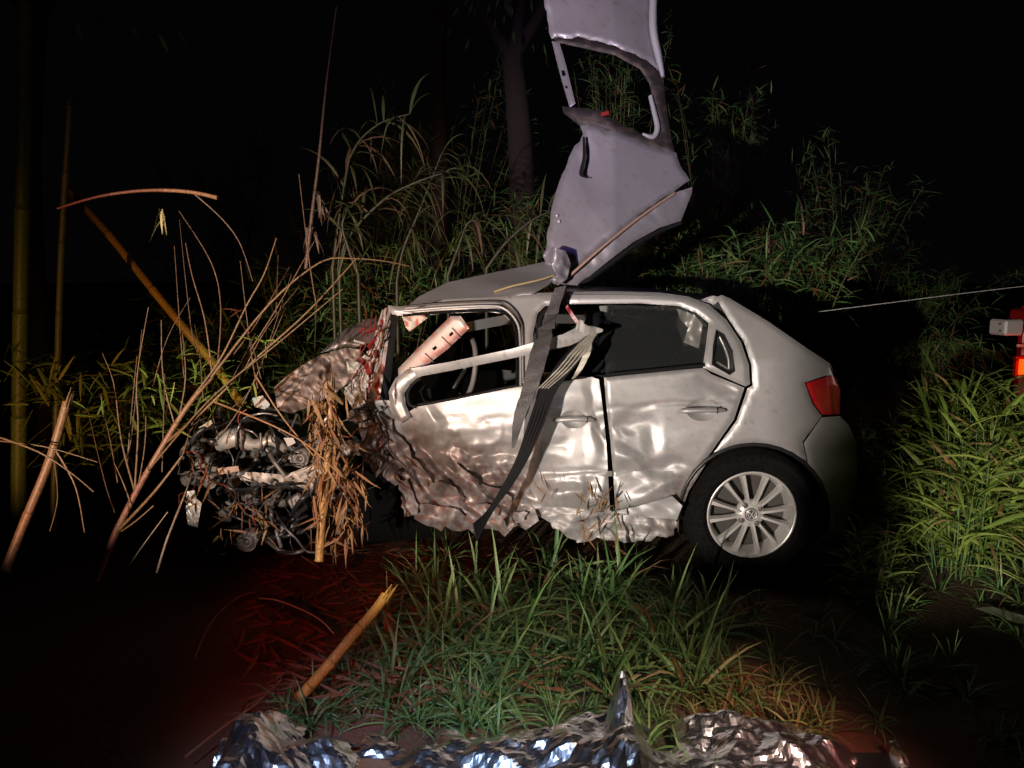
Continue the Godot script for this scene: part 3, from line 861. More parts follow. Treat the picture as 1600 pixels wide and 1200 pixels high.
func peeled_panel(c: Node3D) -> void:
	var lean := func(x, y): return 3.72 + 0.0009 * (440.0 - y) + 0.00045 * absf(x - 960) + 0.014 * sin(x * 0.03 + y * 0.012) + 0.016 * fold(x / 210.0, y / 190.0, 3.3) + 0.012 * pow(maxf(0.0, 1.0 - absf((x - 905) * 0.94 - (y - 250) * 0.34) / 30.0), 1.0) * sm(330, 250, y)
	var col := func(x, y):
		var n := fine.get_noise_2d(x * 4.0, y * 4.0)
		return (Color(0.245, 0.235, 0.255) * (1.0 + 0.05 * n)).lerp(Color(0.2, 0.16, 0.14), maxf(sm(0.35, 0.6, fine.get_noise_2d(x * 9.0, y * 9.0)) * sm(0.0, 0.5, n), 0.6 * sm(0.25, 0.6, fine.get_noise_2d(x * 2.0 + y * 1.0, y * 14.0 - x * 10.0))))
	var low := put("torn_panel", sheet(ragged(poly([868, 434, 852, 425, 850, 398, 860, 340, 872, 290, 892, 238, 912, 210, 905, 196, 930, 196, 960, 206, 1000, 222, 1040, 236, 1056, 240, 1062, 258, 1078, 282, 1052, 300, 1000, 336, 940, 385, 884, 434]), 1.6), [], 5.0, lean, col, 0.014, 0.02), M.panel_paint, c)
	put("panel_flange", sheet(poly([884, 435, 940, 386, 1000, 338, 1052, 302, 1082, 292, 1080, 305, 1064, 345, 1030, 356, 990, 378, 950, 408, 918, 434, 902, 446, 876, 444]), [], 4.0, func(x, y): return lean.call(x, y) - 0.04 + 0.0011 * ((x - 884) * 0.6 + (y - 435) * 0.8) + 0.012 * absf(ridge.get_noise_2d(x * 1.6, y * 1.6)), col, 0.014, 0.008), M.panel_paint, low)
	var e := start()
	e.set_color(Color(0.45, 0.3, 0.22))
	tube(e, path([880, 440, 3.7, 940, 387, 3.72, 1000, 339, 3.78, 1054, 302, 3.84], 4), [0.008], 6)
	put("rusty_seam", e, M.torn_metal, low)
	var l := start()
	tube(l, path([905, 447, 3.76, 952, 412, 3.8, 995, 380, 3.84, 1032, 360, 3.88, 1064, 348, 3.9], 5), [0.016, 0.02, 0.012], 6)
	put("dark_lip", l, M.black_rubber, low)
	# the window opening above it: dark inner frame, pale pillar, then the upper skin
	var wf := put("window_surround", sheet(poly([905, 196, 880, 176, 878, 166, 900, 168, 940, 172, 955, 186, 1000, 208, 1022, 216, 1030, 205, 1028, 190, 1020, 152, 1014, 130, 1000, 108, 960, 86, 915, 76, 870, 66, 862, 58, 905, 58, 960, 70, 1010, 92, 1036, 118, 1040, 160, 1050, 222, 1055, 240, 1040, 238, 1000, 224, 960, 208, 930, 198]), [], 4.0, func(x, y): return lean.call(x, y) + 0.015, func(x, y): return Color(0.035, 0.03, 0.03).lerp(Color(0.16, 0.11, 0.09), 0.5 * sm(-0.1, 0.6, fine.get_noise_2d(x * 3, y * 5))), 0.03, 0.01), M.torn_metal, c)
	var ip := start()
	ip.set_color(Color(0.4, 0.4, 0.42))
	tube(ip, path([1016, 150, 4.02, 1022, 175, 4.0, 1027, 200, 3.98, 1020, 214, 3.97, 1004, 209, 3.96], 4), [0.012, 0.014, 0.016, 0.014, 0.006], 6)
	put("inner_edge", ip, M.panel_paint, wf)
	var pil := put("window_pillar", sheet(poly([862, 64, 874, 66, 884, 100, 899, 162, 890, 168, 876, 120]), [poly([877, 110, 882, 110, 884, 118, 879, 119]), poly([883, 134, 886, 134, 887, 138, 884, 138])], 4.0, func(x, y): return lean.call(x, y) + 0.03, col, 0.03, 0.008), M.panel_paint, c)
	put("upper_torn_panel", sheet(ragged(poly([848, -40, 1022, -40, 1022, 0, 1020, 40, 1030, 90, 1037, 122, 1010, 94, 960, 71, 905, 58, 862, 60, 853, 30]), 1.6), [], 5.0, func(x, y): return lean.call(x, y) - 0.005 + 0.03 * sm(990, 1040, x) + 0.05 * sm(60, -40, y) * sin(x * 0.02), col, 0.014, 0.012), M.panel_paint, c)
	var rr := start()
	rr.set_color(Color(0.42, 0.42, 0.44))
	tube(rr, path([1022, -30, 4.17, 1020, 40, 4.1, 1028, 85, 4.07, 1036, 120, 4.04], 4), [0.02, 0.022, 0.02, 0.01], 6)
	put("folded_edge", rr, M.panel_paint, pil)
	var rg := start()
	ribbon(rg, path([912, 214, 3.88, 913, 245, 3.85, 908, 272, 3.83, 918, 278, 3.82], 4), [0.012, 0.018, 0.02, 0.006], Vector3(1, 0, 0.1).normalized())
	put("dark_flap", rg, M.black_rubber, low)
	for k in [[870, 337], [873, 346]]:
		var s := start()
		block(s, at(k[0], k[1], lean.call(k[0], k[1]) - 0.012), Vector3(0.014, 0.014, 0.012), Basis.IDENTITY, 0.3)
		put("bolt", s, M.alloy, low)
	var rc := start()
	block(rc, at(945, 178, 3.93), Vector3(0.04, 0.02, 0.02), Basis(Vector3.BACK, 0.3))
	put("red_chip", rc, M.red_plastic, wf)
	# folded joint between roof and panel
	put("folded_joint", sheet(poly([848, 402, 862, 385, 884, 392, 892, 412, 886, 436, 872, 446, 858, 440, 868, 428, 862, 414]), [], 3.0, func(x, y): return 3.66 - 0.05 * sin((x - 848) * 0.07) + 0.04 * absf(ridge.get_noise_2d(x * 2.5, y * 2.5)), col, 0.01), M.panel_paint, low)

func wheel(c: Node3D) -> void:
	var w := Node3D.new()
	w.name = "wheel"
	c.add_child(w, true)
	var ctr := at(1173, 803, 3.38)
	w.position = ctr - c.position
	w.rotation = Vector3(0.0, -0.03, 0.1)
	var R := 0.305
	var st := start()
	lathe(st, [Vector2(0.196, 0.0), Vector2(0.205, 0.022), Vector2(0.222, 0.033), Vector2(0.226, 0.036), Vector2(0.230, 0.033), Vector2(0.255, 0.036), Vector2(0.258, 0.032), Vector2(0.262, 0.035), Vector2(0.28, 0.026), Vector2(0.283, 0.018), Vector2(0.298, 0.0), Vector2(R, -0.03), Vector2(R, -0.13), Vector2(0.28, -0.17), Vector2(0.2, -0.17)], 64)
	put_local("tyre", st, M.tyre_rubber, w)
	st = start()
	lathe(st, [Vector2(0.170, -0.13), Vector2(0.176, -0.02), Vector2(0.184, -0.002), Vector2(0.190, 0.012), Vector2(0.198, 0.020), Vector2(0.203, 0.014), Vector2(0.203, -0.02)], 64)
	put_local("rim", st, M.alloy, w)
	st = start()
	lathe(st, [Vector2(0.0, -0.07), Vector2(0.13, -0.07), Vector2(0.175, -0.075)], 40)
	put_local("brake_drum", st, mat("drum", Color(0.05, 0.045, 0.04), 0.8), w)
	for i in 12:
		st = start()
		var a := TAU * i / 12.0 + (0.03 if i % 2 else -0.03) + 0.1
		var b := Basis(Vector3.BACK, a)
		var tw := 0.0
		var rows := []
		for k in [[0.045, 0.010, 0.0], [0.09, 0.009, 0.006], [0.14, 0.011, 0.006], [0.188, 0.016, 0.004]]:
			var y: float = tw * (1.0 - (k[0] - 0.045) / 0.14) * -0.5
			rows.append([b * Vector3(k[0], y - k[1], k[2] - 0.02), b * Vector3(k[0], y - k[1] * 0.55, k[2] + 0.008), b * Vector3(k[0], y + k[1] * 0.55, k[2] + 0.008), b * Vector3(k[0], y + k[1], k[2] - 0.02)])
		for r in 3:
			for k in 3:
				st.set_smooth_group(k + 1)
				quad(st, rows[r][k], rows[r + 1][k], rows[r + 1][k + 1], rows[r][k + 1])
		put_local("spoke", st, M.alloy, w)
	st = start()
	lathe(st, [Vector2(0.064, -0.03), Vector2(0.062, -0.004), Vector2(0.05, 0.006), Vector2(0.03, 0.008)], 32)
	put_local("hub", st, M.alloy, w)
	for i in 4:
		st = start()
		var a := TAU * i / 4.0 + 0.5
		lathe(st, [Vector2(0.0, 0.005), Vector2(0.008, 0.005), Vector2(0.009, 0.002), Vector2(0.011, 0.006), Vector2(0.013, 0.006), Vector2(0.013, -0.01)], 12, Vector3(cos(a) * 0.05, sin(a) * 0.05, 0.006))
		put_local("wheel_bolt", st, M.cast_metal, w)
	st = start()
	lathe(st, [Vector2(0.0, 0.012), Vector2(0.024, 0.011), Vector2(0.028, 0.006), Vector2(0.028, 0.0)], 28)
	put_local("hub_cap", st, mat("cap", Color(0.10, 0.10, 0.11), 0.35, 0.5), w)
	st = start()
	lathe(st, [Vector2(0.022, 0.011), Vector2(0.0225, 0.0145), Vector2(0.0255, 0.0145), Vector2(0.026, 0.010)], 28)
	for s in [[-0.010, 0.017, -0.002, 0.001], [0.010, 0.017, 0.002, 0.001], [-0.019, 0.009, -0.009, -0.017], [-0.009, -0.017, -0.001, -0.002], [0.001, -0.002, 0.009, -0.017], [0.009, -0.017, 0.019, 0.009]]:
		var p := Vector3(s[0], s[1], 0.0125)
		var q := Vector3(s[2], s[3], 0.0125)
		var dq := q - p
		block(st, (p + q) * 0.5, Vector3(dq.length() + 0.003, 0.0036, 0.004), Basis(Vector3.BACK, atan2(dq.y, dq.x)))
	put_local("emblem", st, M.alloy, w)
	# wheel housing behind
	var wh := start()
	var prev := []
	for i in 25:
		var a := PI * (i / 24.0 * 1.3 - 0.15)
		var row := []
		for z in [-0.06, -0.15, -0.32]:
			row.append(ctr + Vector3(cos(a) * 0.33, sin(a) * 0.32, z))
		if i > 0:
			wh.set_smooth_group(0)
			quad(wh, prev[0], prev[1], row[1], row[0])
			quad(wh, prev[1], prev[2], row[2], row[1])
		prev = row
	put("wheel_housing", wh, M.black_plastic, c)

func put_local(called: String, st: SurfaceTool, m: Material, parent: Node3D) -> MeshInstance3D:
	var o := MeshInstance3D.new()
	o.mesh = finish(st)
	o.material_override = m
	o.name = called
	parent.add_child(o, true)
	return o

func front_end(c: Node3D) -> void:
	var B := body_colour
	var S2 := side
	var torn := ragged(poly([834, 797, 842, 812, 822, 828, 806, 818, 790, 838, 768, 826, 750, 832, 700, 826, 660, 820, 646, 800, 640, 770, 628, 744, 604, 734, 588, 748, 576, 720, 566, 690, 562, 642, 578, 628, 600, 624]), 5.0)
	torn.remove_at(torn.size() - 1)
	torn.append_array(poly([610, 628, 622, 640, 622, 655, 632, 690, 655, 715, 690, 745, 740, 790, 800, 800]))
	put("crumpled_wing", sheet(torn, [], 2.5, S2, B, 0.01), M.torn_metal, c)
	# strips of torn sheet standing proud of the crumpled wing
	for f in [[600, 690, 60, 26, 0.5], [650, 735, 70, 22, 0.8], [700, 770, 60, 24, 0.5], [690, 800, 70, 20, 0.2], [755, 800, 60, 24, -0.2], [640, 790, 36, 30, 1.2], [590, 655, 40, 22, 0.4], [730, 745, 60, 16, 0.6], [800, 812, 46, 20, -0.4], [770, 770, 60, 18, 0.35], [585, 690, 60, 40, 1.0], [605, 722, 56, 26, 0.5], [575, 665, 40, 30, 0.9], [560, 650, 34, 26, -0.4], [622, 700, 60, 30, 0.9], [596, 664, 40, 26, 0.2], [610, 742, 44, 22, 0.9], [634, 764, 40, 20, 1.1], [560, 700, 30, 22, 0.3]]:
		var fp := PackedVector2Array()
		for k in 14:
			var a := TAU * k / 14.0
			fp.append(Vector2(f[0], f[1]) + (Vector2(cos(a) * f[2] * 0.5, sin(a) * f[3] * 0.5) * rng.randf_range(0.7, 1.2)).rotated(f[4]))
		put("torn_flap", sheet(fp, [], 3.0, func(x, y): return side(x, y) - 0.02 - 0.035 * (0.5 + 0.5 * fold(x / 50.0, y / 40.0, f[0] * 0.1)), B, 0.008), M.torn_metal, c)
	put("crumpled_bonnet", sheet(poly([428, 606, 445, 590, 470, 571, 500, 555, 540, 543, 562, 546, 567, 566, 556, 586, 530, 610, 505, 624, 480, 637, 455, 646, 434, 640]), [], 3.0, func(x, y): return 3.36 + 0.0022 * (620 - y) + 0.05 * fold(x / 80.0, y / 60.0, 7.0) + 0.025 * fold(x / 30.0, y / 26.0, 8.0) + 0.01 * fold(x / 13.0, y / 12.0, 9.0), func(x, y): return Color(0.33, 0.27, 0.24).lerp(Color(0.16, 0.1, 0.08), sm(-0.1, 0.4, fine.get_noise_2d(x * 6, y * 6))), 0.01), M.torn_metal, c)
	put("bonnet_fold", sheet(poly([500, 552, 540, 514, 575, 498, 600, 500, 592, 530, 580, 560, 562, 545, 540, 541]), [], 5.0, func(x, y): return 3.75 + 0.002 * (550 - y), func(x, y): return Color(0.12, 0.10, 0.10), 0.01, 0.02), M.panel_paint, c)
	put("torn_bracket", sheet(poly([540, 560, 566, 568, 578, 590, 572, 620, 590, 640, 570, 655, 552, 640, 536, 612, 545, 590]), [], 3.0, func(x, y): return 3.42 + 0.08 * absf(ridge.get_noise_2d(x * 3, y * 3 + 20)), func(x, y): return Color(0.4, 0.36, 0.34).lerp(Color(0.3, 0.34, 0.3), sm(0.0, 0.3, fine.get_noise_2d(x * 8, y * 8))), 0.01), M.torn_metal, c)
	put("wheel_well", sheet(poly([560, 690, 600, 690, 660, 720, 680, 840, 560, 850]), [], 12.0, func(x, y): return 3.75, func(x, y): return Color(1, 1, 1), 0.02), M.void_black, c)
	# engine bay, bare and broken
	var bk := start()
	block(bk, at(470, 730, 4.0), Vector3(0.75, 0.42, 0.5), Basis(Vector3.UP, 0.2), 0.1)
	var eng := put("engine_block", bk, M.black_plastic, c)
	for k in 5:
		var r := start()
		block(r, at(400 + k * 34, 800, 3.66), Vector3(0.03, 0.22, 0.05), Basis(Vector3.BACK, rng.randf_range(-0.2, 0.2)))
		put("engine_rib", r, M.cast_metal, eng)
	var cb := put("cross_beam", sheet(poly([372, 737, 400, 738, 445, 742, 500, 722, 515, 735, 505, 770, 470, 764, 430, 758, 376, 750]), [], 3.5, func(x, y): return 3.36 + 0.05 * absf(ridge.get_noise_2d(x * 2, y * 2)) + 0.001 * (y - 740), func(x, y): return Color(0.5, 0.44, 0.4).lerp(Color(0.2, 0.15, 0.12), sm(0.0, 0.4, fine.get_noise_2d(x * 7, y * 7))), 0.05), M.torn_metal, c)
	for k in [[455, 747], [478, 752]]:
		var hb := start()
		block(hb, at(k[0], k[1], 3.37), Vector3(0.02, 0.02, 0.02), Basis.IDENTITY, 0.3)
		put("bolt", hb, M.cast_metal, cb)
	var ip := start()
	tube(ip, path([343, 700, 3.36, 352, 688, 3.34, 372, 683, 3.33, 392, 694, 3.33, 408, 693, 3.34, 424, 688, 3.35, 436, 694, 3.36, 446, 703, 3.38], 4), [0.02, 0.045, 0.045, 0.028, 0.022, 0.026, 0.022, 0.014], 10)
	var intake := put("intake_pipe", ip, mat("pipe_metal", Color(0.4, 0.36, 0.32), 0.5, 0.4), c)
	for k in [[368, 686], [376, 687], [407, 693]]:
		var cl := start()
		tube(cl, [at(k[0], k[1] - 16, 3.29), at(k[0] + 1, k[1], 3.27), at(k[0] + 2, k[1] + 15, 3.30)], [0.006], 6)
		put("hose_clamp", cl, M.cast_metal, intake)
	# small castings, pulleys, brackets and hoses that hang in the gap
	var spots := [[320, 720, 0.10], [345, 735, 0.08], [300, 745, 0.08], [355, 800, 0.09], [392, 776, 0.10], [430, 780, 0.11], [470, 790, 0.1], [405, 810, 0.08], [340, 775, 0.08], [445, 820, 0.1], [480, 700, 0.09], [500, 680, 0.08], [455, 715, 0.07], [520, 660, 0.07], [372, 832, 0.08], [415, 842, 0.08], [520, 690, 0.08], [545, 700, 0.08], [330, 690, 0.05], [310, 700, 0.07]]
	for s in spots:
		var t := start()
		for k in 3:
			var p := at(s[0] + rng.randf_range(-6, 6), s[1] + rng.randf_range(-5, 5), rng.randf_range(3.45, 3.5))
			block(t, p, Vector3(rng.randf_range(0.4, 1.1), rng.randf_range(0.3, 0.8), 0.6) * s[2], Basis.from_euler(Vector3(rng.randf_range(-0.5, 0.5), rng.randf_range(-0.5, 0.5), rng.randf_range(-0.8, 0.8))), rng.randf_range(0.08, 0.25))
		put("casting", t, [M.cast_metal, M.black_plastic, M.bare_metal][[0, 1, 0, 1, 0, 2, 1][rng.randi() % 7]], c)
	for s in [[387, 845, 15], [470, 716, 13], [330, 752, 10]]:
		var t := start()
		var p := at(s[0], s[1], 3.33)
		var r: float = s[2] * 0.003
		lathe(t, [Vector2(0.0, 0.0), Vector2(r * 0.3, 0.004), Vector2(r * 0.35, 0.02), Vector2(r * 0.6, 0.02), Vector2(r * 0.7, 0.0), Vector2(r * 0.9, 0.0), Vector2(r, 0.02), Vector2(r, -0.06)], 24, p)
		put("pulley", t, M.cast_metal, c)
	for i in 26:
		var t := start()
		var x := rng.randf_range(300, 520)
		var y := rng.randf_range(655, 830)
		var pts := [at(x, y, rng.randf_range(3.3, 3.5))]
		var a := rng.randf() * TAU
		for k in 4:
			a += rng.randf_range(-0.9, 0.9)
			x = clampf(x + cos(a) * 30, 285, 545); y = clampf(y + sin(a) * 26, 640, 862)
			pts.append(at(x, y, rng.randf_range(3.28, 3.5)))
		tube(t, smooth_path(pts, 5), [rng.randf_range(0.005, 0.014)], 7)
		put("hose", t, M.black_plastic if i % 4 else M.cast_metal, c)
	for i in 30:
		var t := start()
		var x := rng.randf_range(290, 560)
		var y := rng.randf_range(650, 840)
		var pts := [at(x, y, rng.randf_range(3.26, 3.4))]
		var a := rng.randf() * TAU
		for k in 5:
			a += rng.randf_range(-1.2, 1.2)
			x = clampf(x + cos(a) * 18, 280, 600); y = clampf(y + sin(a) * 16, 640, 866)
			pts.append(at(x, y, rng.randf_range(3.24, 3.42)))
		tube(t, smooth_path(pts, 4), [rng.randf_range(0.002, 0.005)], 5)
		put("loose_wire", t, [M.black_plastic, M.bare_metal, M.red_wire, M.cast_metal][i % 4], c)
	var lp := start()
	tube(lp, path([300, 690, 3.3, 315, 672, 3.3, 350, 662, 3.35, 400, 655, 3.42, 470, 660, 3.5], 5), [0.014, 0.012], 7)
	put("hose", lp, M.black_plastic, c)
	put("headlamp_shard", sheet(poly([292, 768, 304, 766, 306, 778, 315, 786, 309, 824, 294, 820, 290, 795]), [], 3.0, func(x, y): return 3.26 + 0.05 * absf(ridge.get_noise_2d(x * 4, y * 4)), func(x, y): return Color(0.6, 0.56, 0.5).lerp(Color(0.2, 0.14, 0.1), sm(0.1, 0.35, fine.get_noise_2d(x * 9, y * 9))), 0.012), M.panel_paint, c)
	put("plastic_shard", sheet(poly([394, 622, 410, 618, 422, 632, 416, 640, 398, 636]), [], 4.0, func(x, y): return 3.4, func(x, y): return Color(0.2, 0.2, 0.19), 0.008), M.panel_paint, c)
	put("plastic_shard", sheet(poly([310, 668, 330, 656, 332, 662, 316, 674]), [], 4.0, func(x, y): return 3.3, func(x, y): return Color(0.25, 0.2, 0.13), 0.008), M.panel_paint, c)
	put("plastic_shard", sheet(poly([443, 684, 458, 684, 462, 692, 450, 698]), [], 4.0, func(x, y): return 3.36, func(x, y): return Color(0.26, 0.24, 0.22), 0.01), M.panel_paint, c)
	put("grille_bar", sheet(poly([340, 732, 372, 728, 374, 736, 342, 742]), [], 5.0, func(x, y): return 3.3, func(x, y): return Color(0.3, 0.2, 0.15), 0.02), M.torn_metal, c)

# ------------------------------------------------------------------ crumpled foil blanket
func foil() -> void:
	var st := start()
	var top := [[-0.84, 0.0], [-0.80, 0.10], [-0.74, 0.12], [-0.66, 0.055], [-0.5, 0.035], [-0.3, 0.015], [-0.06, 0.01], [0.06, 0.04], [0.16, 0.09], [0.26, 0.11], [0.305, 0.16], [0.34, 0.17], [0.40, 0.07], [0.47, 0.035], [0.55, 0.06], [0.68, 0.095], [0.78, 0.085], [0.88, 0.05], [0.98, -0.01], [1.12, -0.2]]
	var nx := 230
	var nz := 90
	var grid := []
	for j in nz + 1:
		var row := []
		for i in nx + 1:
			var x := lerpf(-0.86, 1.14, float(i) / nx)
			var z := lerpf(-2.28, -1.45, float(j) / nz)
			var h := 0.0
			for k in top.size() - 1:
				if x >= top[k][0] and x <= top[k + 1][0]:
					h = lerpf(top[k][1], top[k + 1][1], (x - top[k][0]) / (top[k + 1][0] - top[k][0]))
			var v := float(j) / nz
			var edge := 0.04 * crease.get_noise_2d(x * 260.0, 7.0) + 0.02 * crease.get_noise_2d(x * 800.0, 9.0)
			var prof := sm(0.02, 0.17, v + edge) * (1.0 - 0.35 * sm(0.3, 1.0, v))
			var y := h * 0.82 * prof + prof * (0.050 * fold(x / 0.40, z / 0.24, 5.0) + (0.012 + 0.008 * sm(-0.1, 0.2, x)) * fold(x / 0.17, z / 0.12, 6.0) + 0.0035 * fold(x / 0.07, z / 0.06, 7.0)) + 0.004 + 0.003 * fold(x / 0.06, z / 0.06, 3.0)
			var r := Vector2(x - 0.318, (z + 2.10) * 0.8).length()
			y += 0.17 * pow(maxf(0.0, 1.0 - r / 0.055 - 0.25 * fold(x / 0.05, z / 0.05, 2.0)), 0.9) * sm(0.055, 0.03, r)
			row.append(Vector3(x, maxf(y, 0.006), z))
		grid.append(row)
	st.set_smooth_group(-1)
	for j in nz:
		for i in nx:
			if grid[j][i].y < 0.02 and grid[j + 1][i].y < 0.02 and j < 20: continue
			if (i + j) % 2: quad(st, grid[j][i], grid[j][i + 1], grid[j + 1][i + 1], grid[j + 1][i])
			else:
				tri(st, grid[j][i], grid[j][i + 1], grid[j + 1][i])
				tri(st, grid[j][i + 1], grid[j + 1][i + 1], grid[j + 1][i])
	tag(put("foil_blanket", st, M.foil), "crumpled silver foil emergency blanket spread on the grass in front of the car", "foil blanket")

# ------------------------------------------------------------------ bamboo
func cane_tube(st: SurfaceTool, pts: Array, r0: float, r1: float, gap: float, c0: Color, c1: Color, sides := 9) -> void:
	r0 *= 0.74; r1 *= 0.74
	var dense := []
	var length := 0.0
	for i in pts.size() - 1: length += (pts[i + 1] - pts[i]).length()
	var n := maxi(int(length / gap), 1)
	var cum := [0.0]
	for i in pts.size() - 1: cum.append(cum[-1] + (pts[i + 1] - pts[i]).length())
	var sample := func(s: float) -> Vector3:
		for i in pts.size() - 1:
			if s <= cum[i + 1]: return pts[i].lerp(pts[i + 1], (s - cum[i]) / maxf(cum[i + 1] - cum[i], 1e-5))
		return pts[-1]
	var seg := length / n
	for k in n:
		var s := k * seg
		var last := k == n - 1
		var q := []
		var rr := []
		for f in [0.0, 0.03, 0.07, 0.25, 0.5, 0.75, 0.93, 1.0]:
			q.append(sample.call(s + seg * f))
			var r := lerpf(r0, r1, (s + seg * f) / length)
			rr.append(r * (1.16 if f == 0.0 else 0.93 if f == 0.03 else 1.0 if f < 0.9 else 1.04))
		var tone := 1.0 + 0.12 * rng.randf_range(-1, 1)
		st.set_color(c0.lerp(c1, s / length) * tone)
		tube(st, q, rr, sides)

func cane(called: String, px: Array, r0: float, r1: float, gap: float, c0: Color, c1: Color, label: String, group := "") -> Node3D:
	var pts := path(px, 4)
	var t := thing(called, Vector3(pts[0].x, maxf(pts[0].y - 0.02, 0.0), pts[0].z), label, "bamboo", group)
	var st := start()
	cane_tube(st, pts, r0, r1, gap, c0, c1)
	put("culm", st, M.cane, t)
	if r1 > 0.015 and absf(pts[-1].y - EYE.y) < 2.5:
		var along: Vector3 = (pts[-1] - pts[-2]).normalized()
		for i in 7:
			var sp := start()
			var off := along.cross(Vector3(cos(i * 0.9), sin(i * 0.9), 0.4)).normalized() * r1 * 0.72
			sp.set_color(c1 * rng.randf_range(0.7, 1.2))
			tube(sp, [pts[-1] + off - along * 0.02, pts[-1] + off + along * rng.randf_range(0.015, 0.06)], [r1 * 0.28, r1 * 0.04], 4)
			put("splinter", sp, M.cane, t)
	return t

func twig(t: Node3D, px: Array, r0: float, r1: float, c := Color(0.22, 0.125, 0.05)) -> void:
	var st := start()
	cane_tube(st, path(px, 4), r0, r1, 0.11, c * rng.randf_range(0.75, 1.1), c, 6)
	put("branch", st, M.cane, t)

func leaf_spray(t: Node3D, called: String, px: float, py: float, d: float, n: int, rad: float, length: float, cols: Array, droop := 1.0, dirs := Vector3.ZERO) -> void:
	for i in n:
		var st := start()
		var dir := Vector3(rng.randf_range(-1, 1), rng.randf_range(-0.6, 0.7), rng.randf_range(-0.6, 0.6)) + dirs
		var c: Color = pick(cols)
		var p := at(px + rng.randf_range(-rad, rad), py + rng.randf_range(-rad, rad), d + rng.randf_range(-0.12, 0.12))
		blade(st, p, dir, length * rng.randf_range(0.6, 1.2), length * rng.randf_range(0.09, 0.14), droop * rng.randf_range(0.3, 1.3), c, c * 1.1, 4)
		put("leaf", st, M.leaf if called == "leaf" else M.dry_leaf, t)

